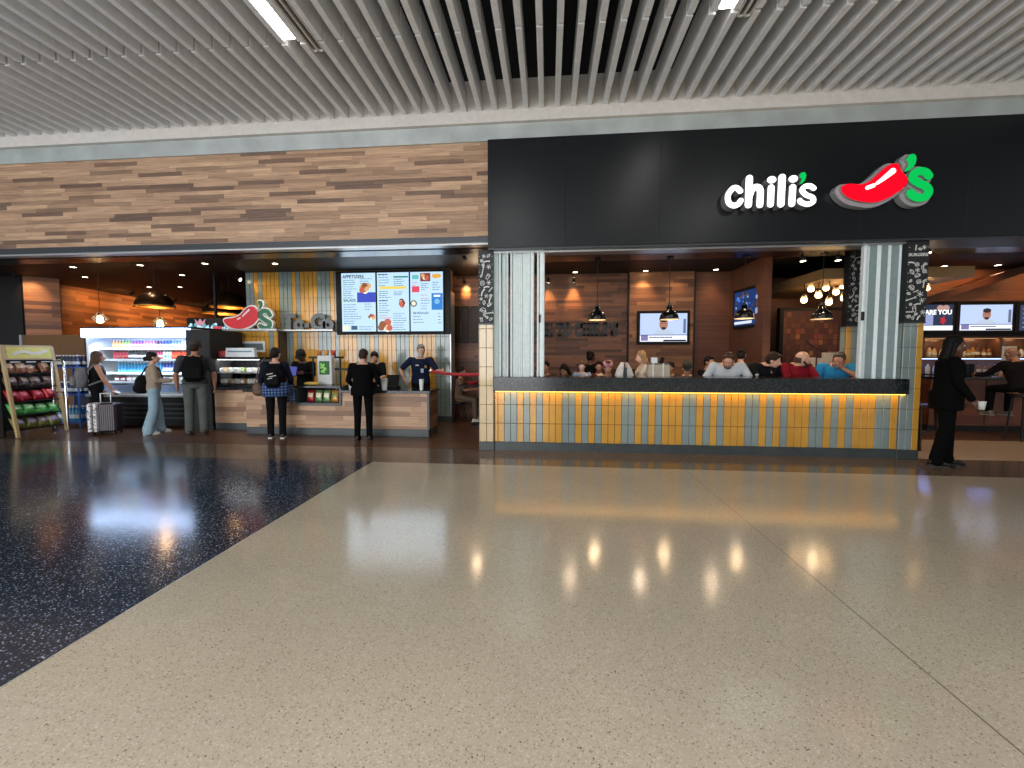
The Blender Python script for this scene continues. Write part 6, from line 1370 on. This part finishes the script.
d7 = diner('woman with a pink headband and cream top facing the concourse', 608, 366.5, 7.45, R(165), 0, h=1.62, skin='tan', sex='f', lean=R(10), head=(R(10), R(-15)), L=((-.3, .5, -.8), (.4, .9, -.1)), Rr=((.3, .5, -.8), (-.3, .9, -.1)), shirt='#cbb9a6', pants='#3a3c42', hair='short', hairc='#38251b')
b = MB(); Hd = d7['Hd']; b.loft([[Hd(.09 * q * math.cos(a), -.02 + .106 * q * math.sin(a), z) for a in (2 * math.pi * i / 18 for i in range(18))] for q, z in ((.98, .05), (1.03, .075), (.95, .11))]); b.build('headband', mat('pink cloth', srgb('#b97f8a'), .8), d7['root'], True)
d8 = diner('dark-haired standing-height guest with a bun and black top, back turned', 590.5, 357, 9.2, R(-50), 0, h=1.72, skin='dark', sex='f', lean=R(2), L=((-.3, .3, -1), (.1, .9, -.2)), Rr=((.3, .3, -1), (-.1, .9, -.2)), shirt='#101012', pants='#1c1d20', hair='bun', hairc='#120d0b')
d9 = diner('fair child in a blue and white top', 582, 366, 7.35, R(170), 0, h=1.3, skin='pale', sex='f', lean=R(8), head=(R(0), R(-5)), L=((-.3, .5, -.8), (.2, .5, .5)), Rr=((.3, .5, -.8), (-.3, .9, -.1)), shirt='#8fa2b8', pants='#3a3c42', hair='short', hairc='#6b4a33')
d10 = diner('dark-haired guest in a tan jacket with the head bowed', 566, 368, 7.75, R(165), 0, h=1.66, skin='tan', sex='f', lean=R(14), head=(R(-10), R(-25)), L=((-.3, .5, -.8), (.4, .9, -.1)), Rr=((.3, .5, -.8), (-.3, .9, -.1)), shirt='#8a7455', pants='#3a3c42', hair='wavy', hairc='#1a1210')
d11 = diner('dark-haired guest half hidden beside the woman with a pink headband', 599, 366.5, 8.7, R(170), 0, h=1.66, skin='mid', sex='m', lean=R(8), shirt='#5a2c2c', pants='#3a3c42', hair='short', hairc='#1c1310', L=((-.3, .5, -.8), (.4, .9, -.1)), Rr=((.3, .5, -.8), (-.3, .9, -.1)))
d12 = diner('guest with brown face and maroon top right of the beige tote bag', 671, 367.5, 8.1, R(140), 0, h=1.62, skin='mid', sex='m', lean=R(10), shirt='#3c1f26', pants='#3a3c42', hair='short', hairc='#1c1310', L=((-.3, .5, -.8), (.4, .9, -.1)), Rr=((.3, .5, -.8), (-.3, .9, -.1)))
d13 = diner('guest in a dark cap bowing over folded pale arms', 687, 367, 7.65, R(165), 0, h=1.66, skin='light', sex='m', lean=R(14), head=(0, R(-14)), shirt='#2a2a2e', sleeve='short', pants='#3a3c42', hair='short', hairc='#1c1512', cap='#26261f', L=((-.35, .65, -.6), (.7, .7, .0)), Rr=((.35, .65, -.6), (-.7, .7, .05)))
d14 = diner('dark-haired guest behind the pale grille panels at the left end of the bar top', 546, 367, 8.2, R(160), 0, h=1.66, skin='mid', sex='m', lean=R(6), shirt='#2c2422', pants='#3a3c42', hair='short', hairc='#140e0c', L=((-.3, .5, -.8), (.4, .9, -.1)), Rr=((.3, .5, -.8), (-.3, .9, -.1)))
d15 = diner('dark-haired guest in black behind the pale-shirted man on the left', 708, 362, 8.4, R(-150), 0, h=1.68, skin='mid', sex='m', lean=R(6), shirt='#121214', pants='#1c1d20', hair='short', hairc='#120d0b', L=((-.3, .5, -.8), (.4, .9, -.1)), Rr=((.3, .5, -.8), (-.3, .9, -.1)))
# small things the diners have
def glass(px, y, label, c, h=.12, r=.035):
    p_ = at(px, 376, Y=y); b = MB().lathe([(r * .8, 0), (r, h), (r * .93, h), (r * .74, .01)], n=16); b.m(1).lathe([(r * .76, .008), (r * .88, h * .7)], n=14); o = b.build('drink_glass', [M_glass, mat('drink ' + c, srgb(c), .2)], None, True); o.location = (p_.x, y, 1.2); tag(o, label, 'glass')
glass(771.5, 6.9, 'glass of dark drink on the bar top before the man in black', '#3a1a1c'); glass(757, 6.88, 'small pale drink glass on the bar top left of the man in black', '#d9d4ce', .06, .03)
o = MB().box((0, 0, 0), (.07, .012, .14), bev=.004).build('phone', M_screen_bz); o.location = (at(661, 361, Y=7.6).x, 7.55, at(661, 361, Y=7.55).z); o.rotation_euler = (0, R(15), 0); tag(o, 'black phone held up behind the beige tote bag', 'phone')
# person in black at the right pillar
wb = person('person in all black with long dark hair standing by the right tile pillar', (X_(946, 6.15), 6.15, 0), R(-118), 1.83, 'dark', 'm', 1.06, R(2), L=((-.15, .1, -1), (.1, .55, -.9)), Rr=((.1, .15, -1), (.0, .55, -.9)), head=(R(-12), R(-6)), shirt='#040404', pants='#050506', flare=1.35, shoe='#15110f', hair='long', hairc='#0d0a09', jacket_len=.2, step=.55)
b = MB().lathe([(.03, 0), (.042, .1), (.044, .105), (.03, .1)], n=14).build('paper_cup', mat('paper white', srgb('#dfe3e2'), .5), None, True); b.location = handpoint(wb, 'R') + V(.03, -.02, -.04); tag(b, 'small white cup in the hand of the person in black', 'cup')
# man on a stool at the bar
wm = diner('bald man in a dark jacket seated at the bar, back turned, at the frame edge', 1016, 353, 8.3, R(-5), 0, h=1.8, skin='tan', build=1.18, lean=R(20), head=(0, R(-10)), L=((-.3, .6, -.6), (.15, 1, -.1)), Rr=((.3, .6, -.6), (-.15, 1, -.1)), shirt='#120f10', pants='#080809', shoe='#6b655e', sole='#8a857c', hair='bald', hairc='#7d6052', vox=.009)
stool(wm['root'].location.x, wm['root'].location.y, wm['P'].z - .10, 'tall black bar stool under the bald man at the bar')
flush()
# ================================================================ LIGHT AND CAMERA
wd = bpy.data.worlds.new('World'); bpy.context.scene.world = wd; wd.use_nodes = True; bg = wd.node_tree.nodes['Background']; bg.inputs[0].default_value = (.95, .97, 1, 1); bg.inputs[1].default_value = .38
# unseen area lamps added behind the camera; floor bounce brightens the baffle undersides
for xx in (-9, -6, -3, 0, 3, 6): area((xx, -4.2, 5.2), .5, 3.0, 235, (1, .985, .96), (xx, -4.0, 0), 110)
area((-8.0, -9.0, 2.6), 16, 4.8, 1750, (.95, .97, 1), (-6.0, 0, 2.6))   # broad area lamp added behind the camera as daylight fill, no window built
for xx in (-6.0, -1.0, 4.0): area((xx, 1.2, 5.22), .3, 3.0, 50, (1, .98, .95), (xx, 1.4, 0))  # overhead area lamps added to light the floor, no fixtures there
cd = bpy.data.cameras.new('Camera'); cam = bpy.data.objects.new('Camera', cd); C.objects.link(cam)
cd.sensor_fit = 'HORIZONTAL'; cd.sensor_width = 36; cd.lens = 36 * F / 1024; cd.clip_start = .05
cd.shift_y = -(384 - PY) / 1024
cam.location = (0, 0, EYE); cam.rotation_euler = (math.pi / 2 - PITCH, 0, YAW)
sc_ = bpy.context.scene; sc_.camera = cam
sc_.view_settings.view_transform = 'Standard'; sc_.view_settings.look = 'None'; sc_.view_settings.gamma = 1; sc_.view_settings.exposure = 0; sc_.view_settings.use_curve_mapping = False
try: sc_.cycles.use_denoising = True; sc_.cycles.max_bounces = 8; sc_.cycles.sample_clamp_indirect = 6
except Exception: pass
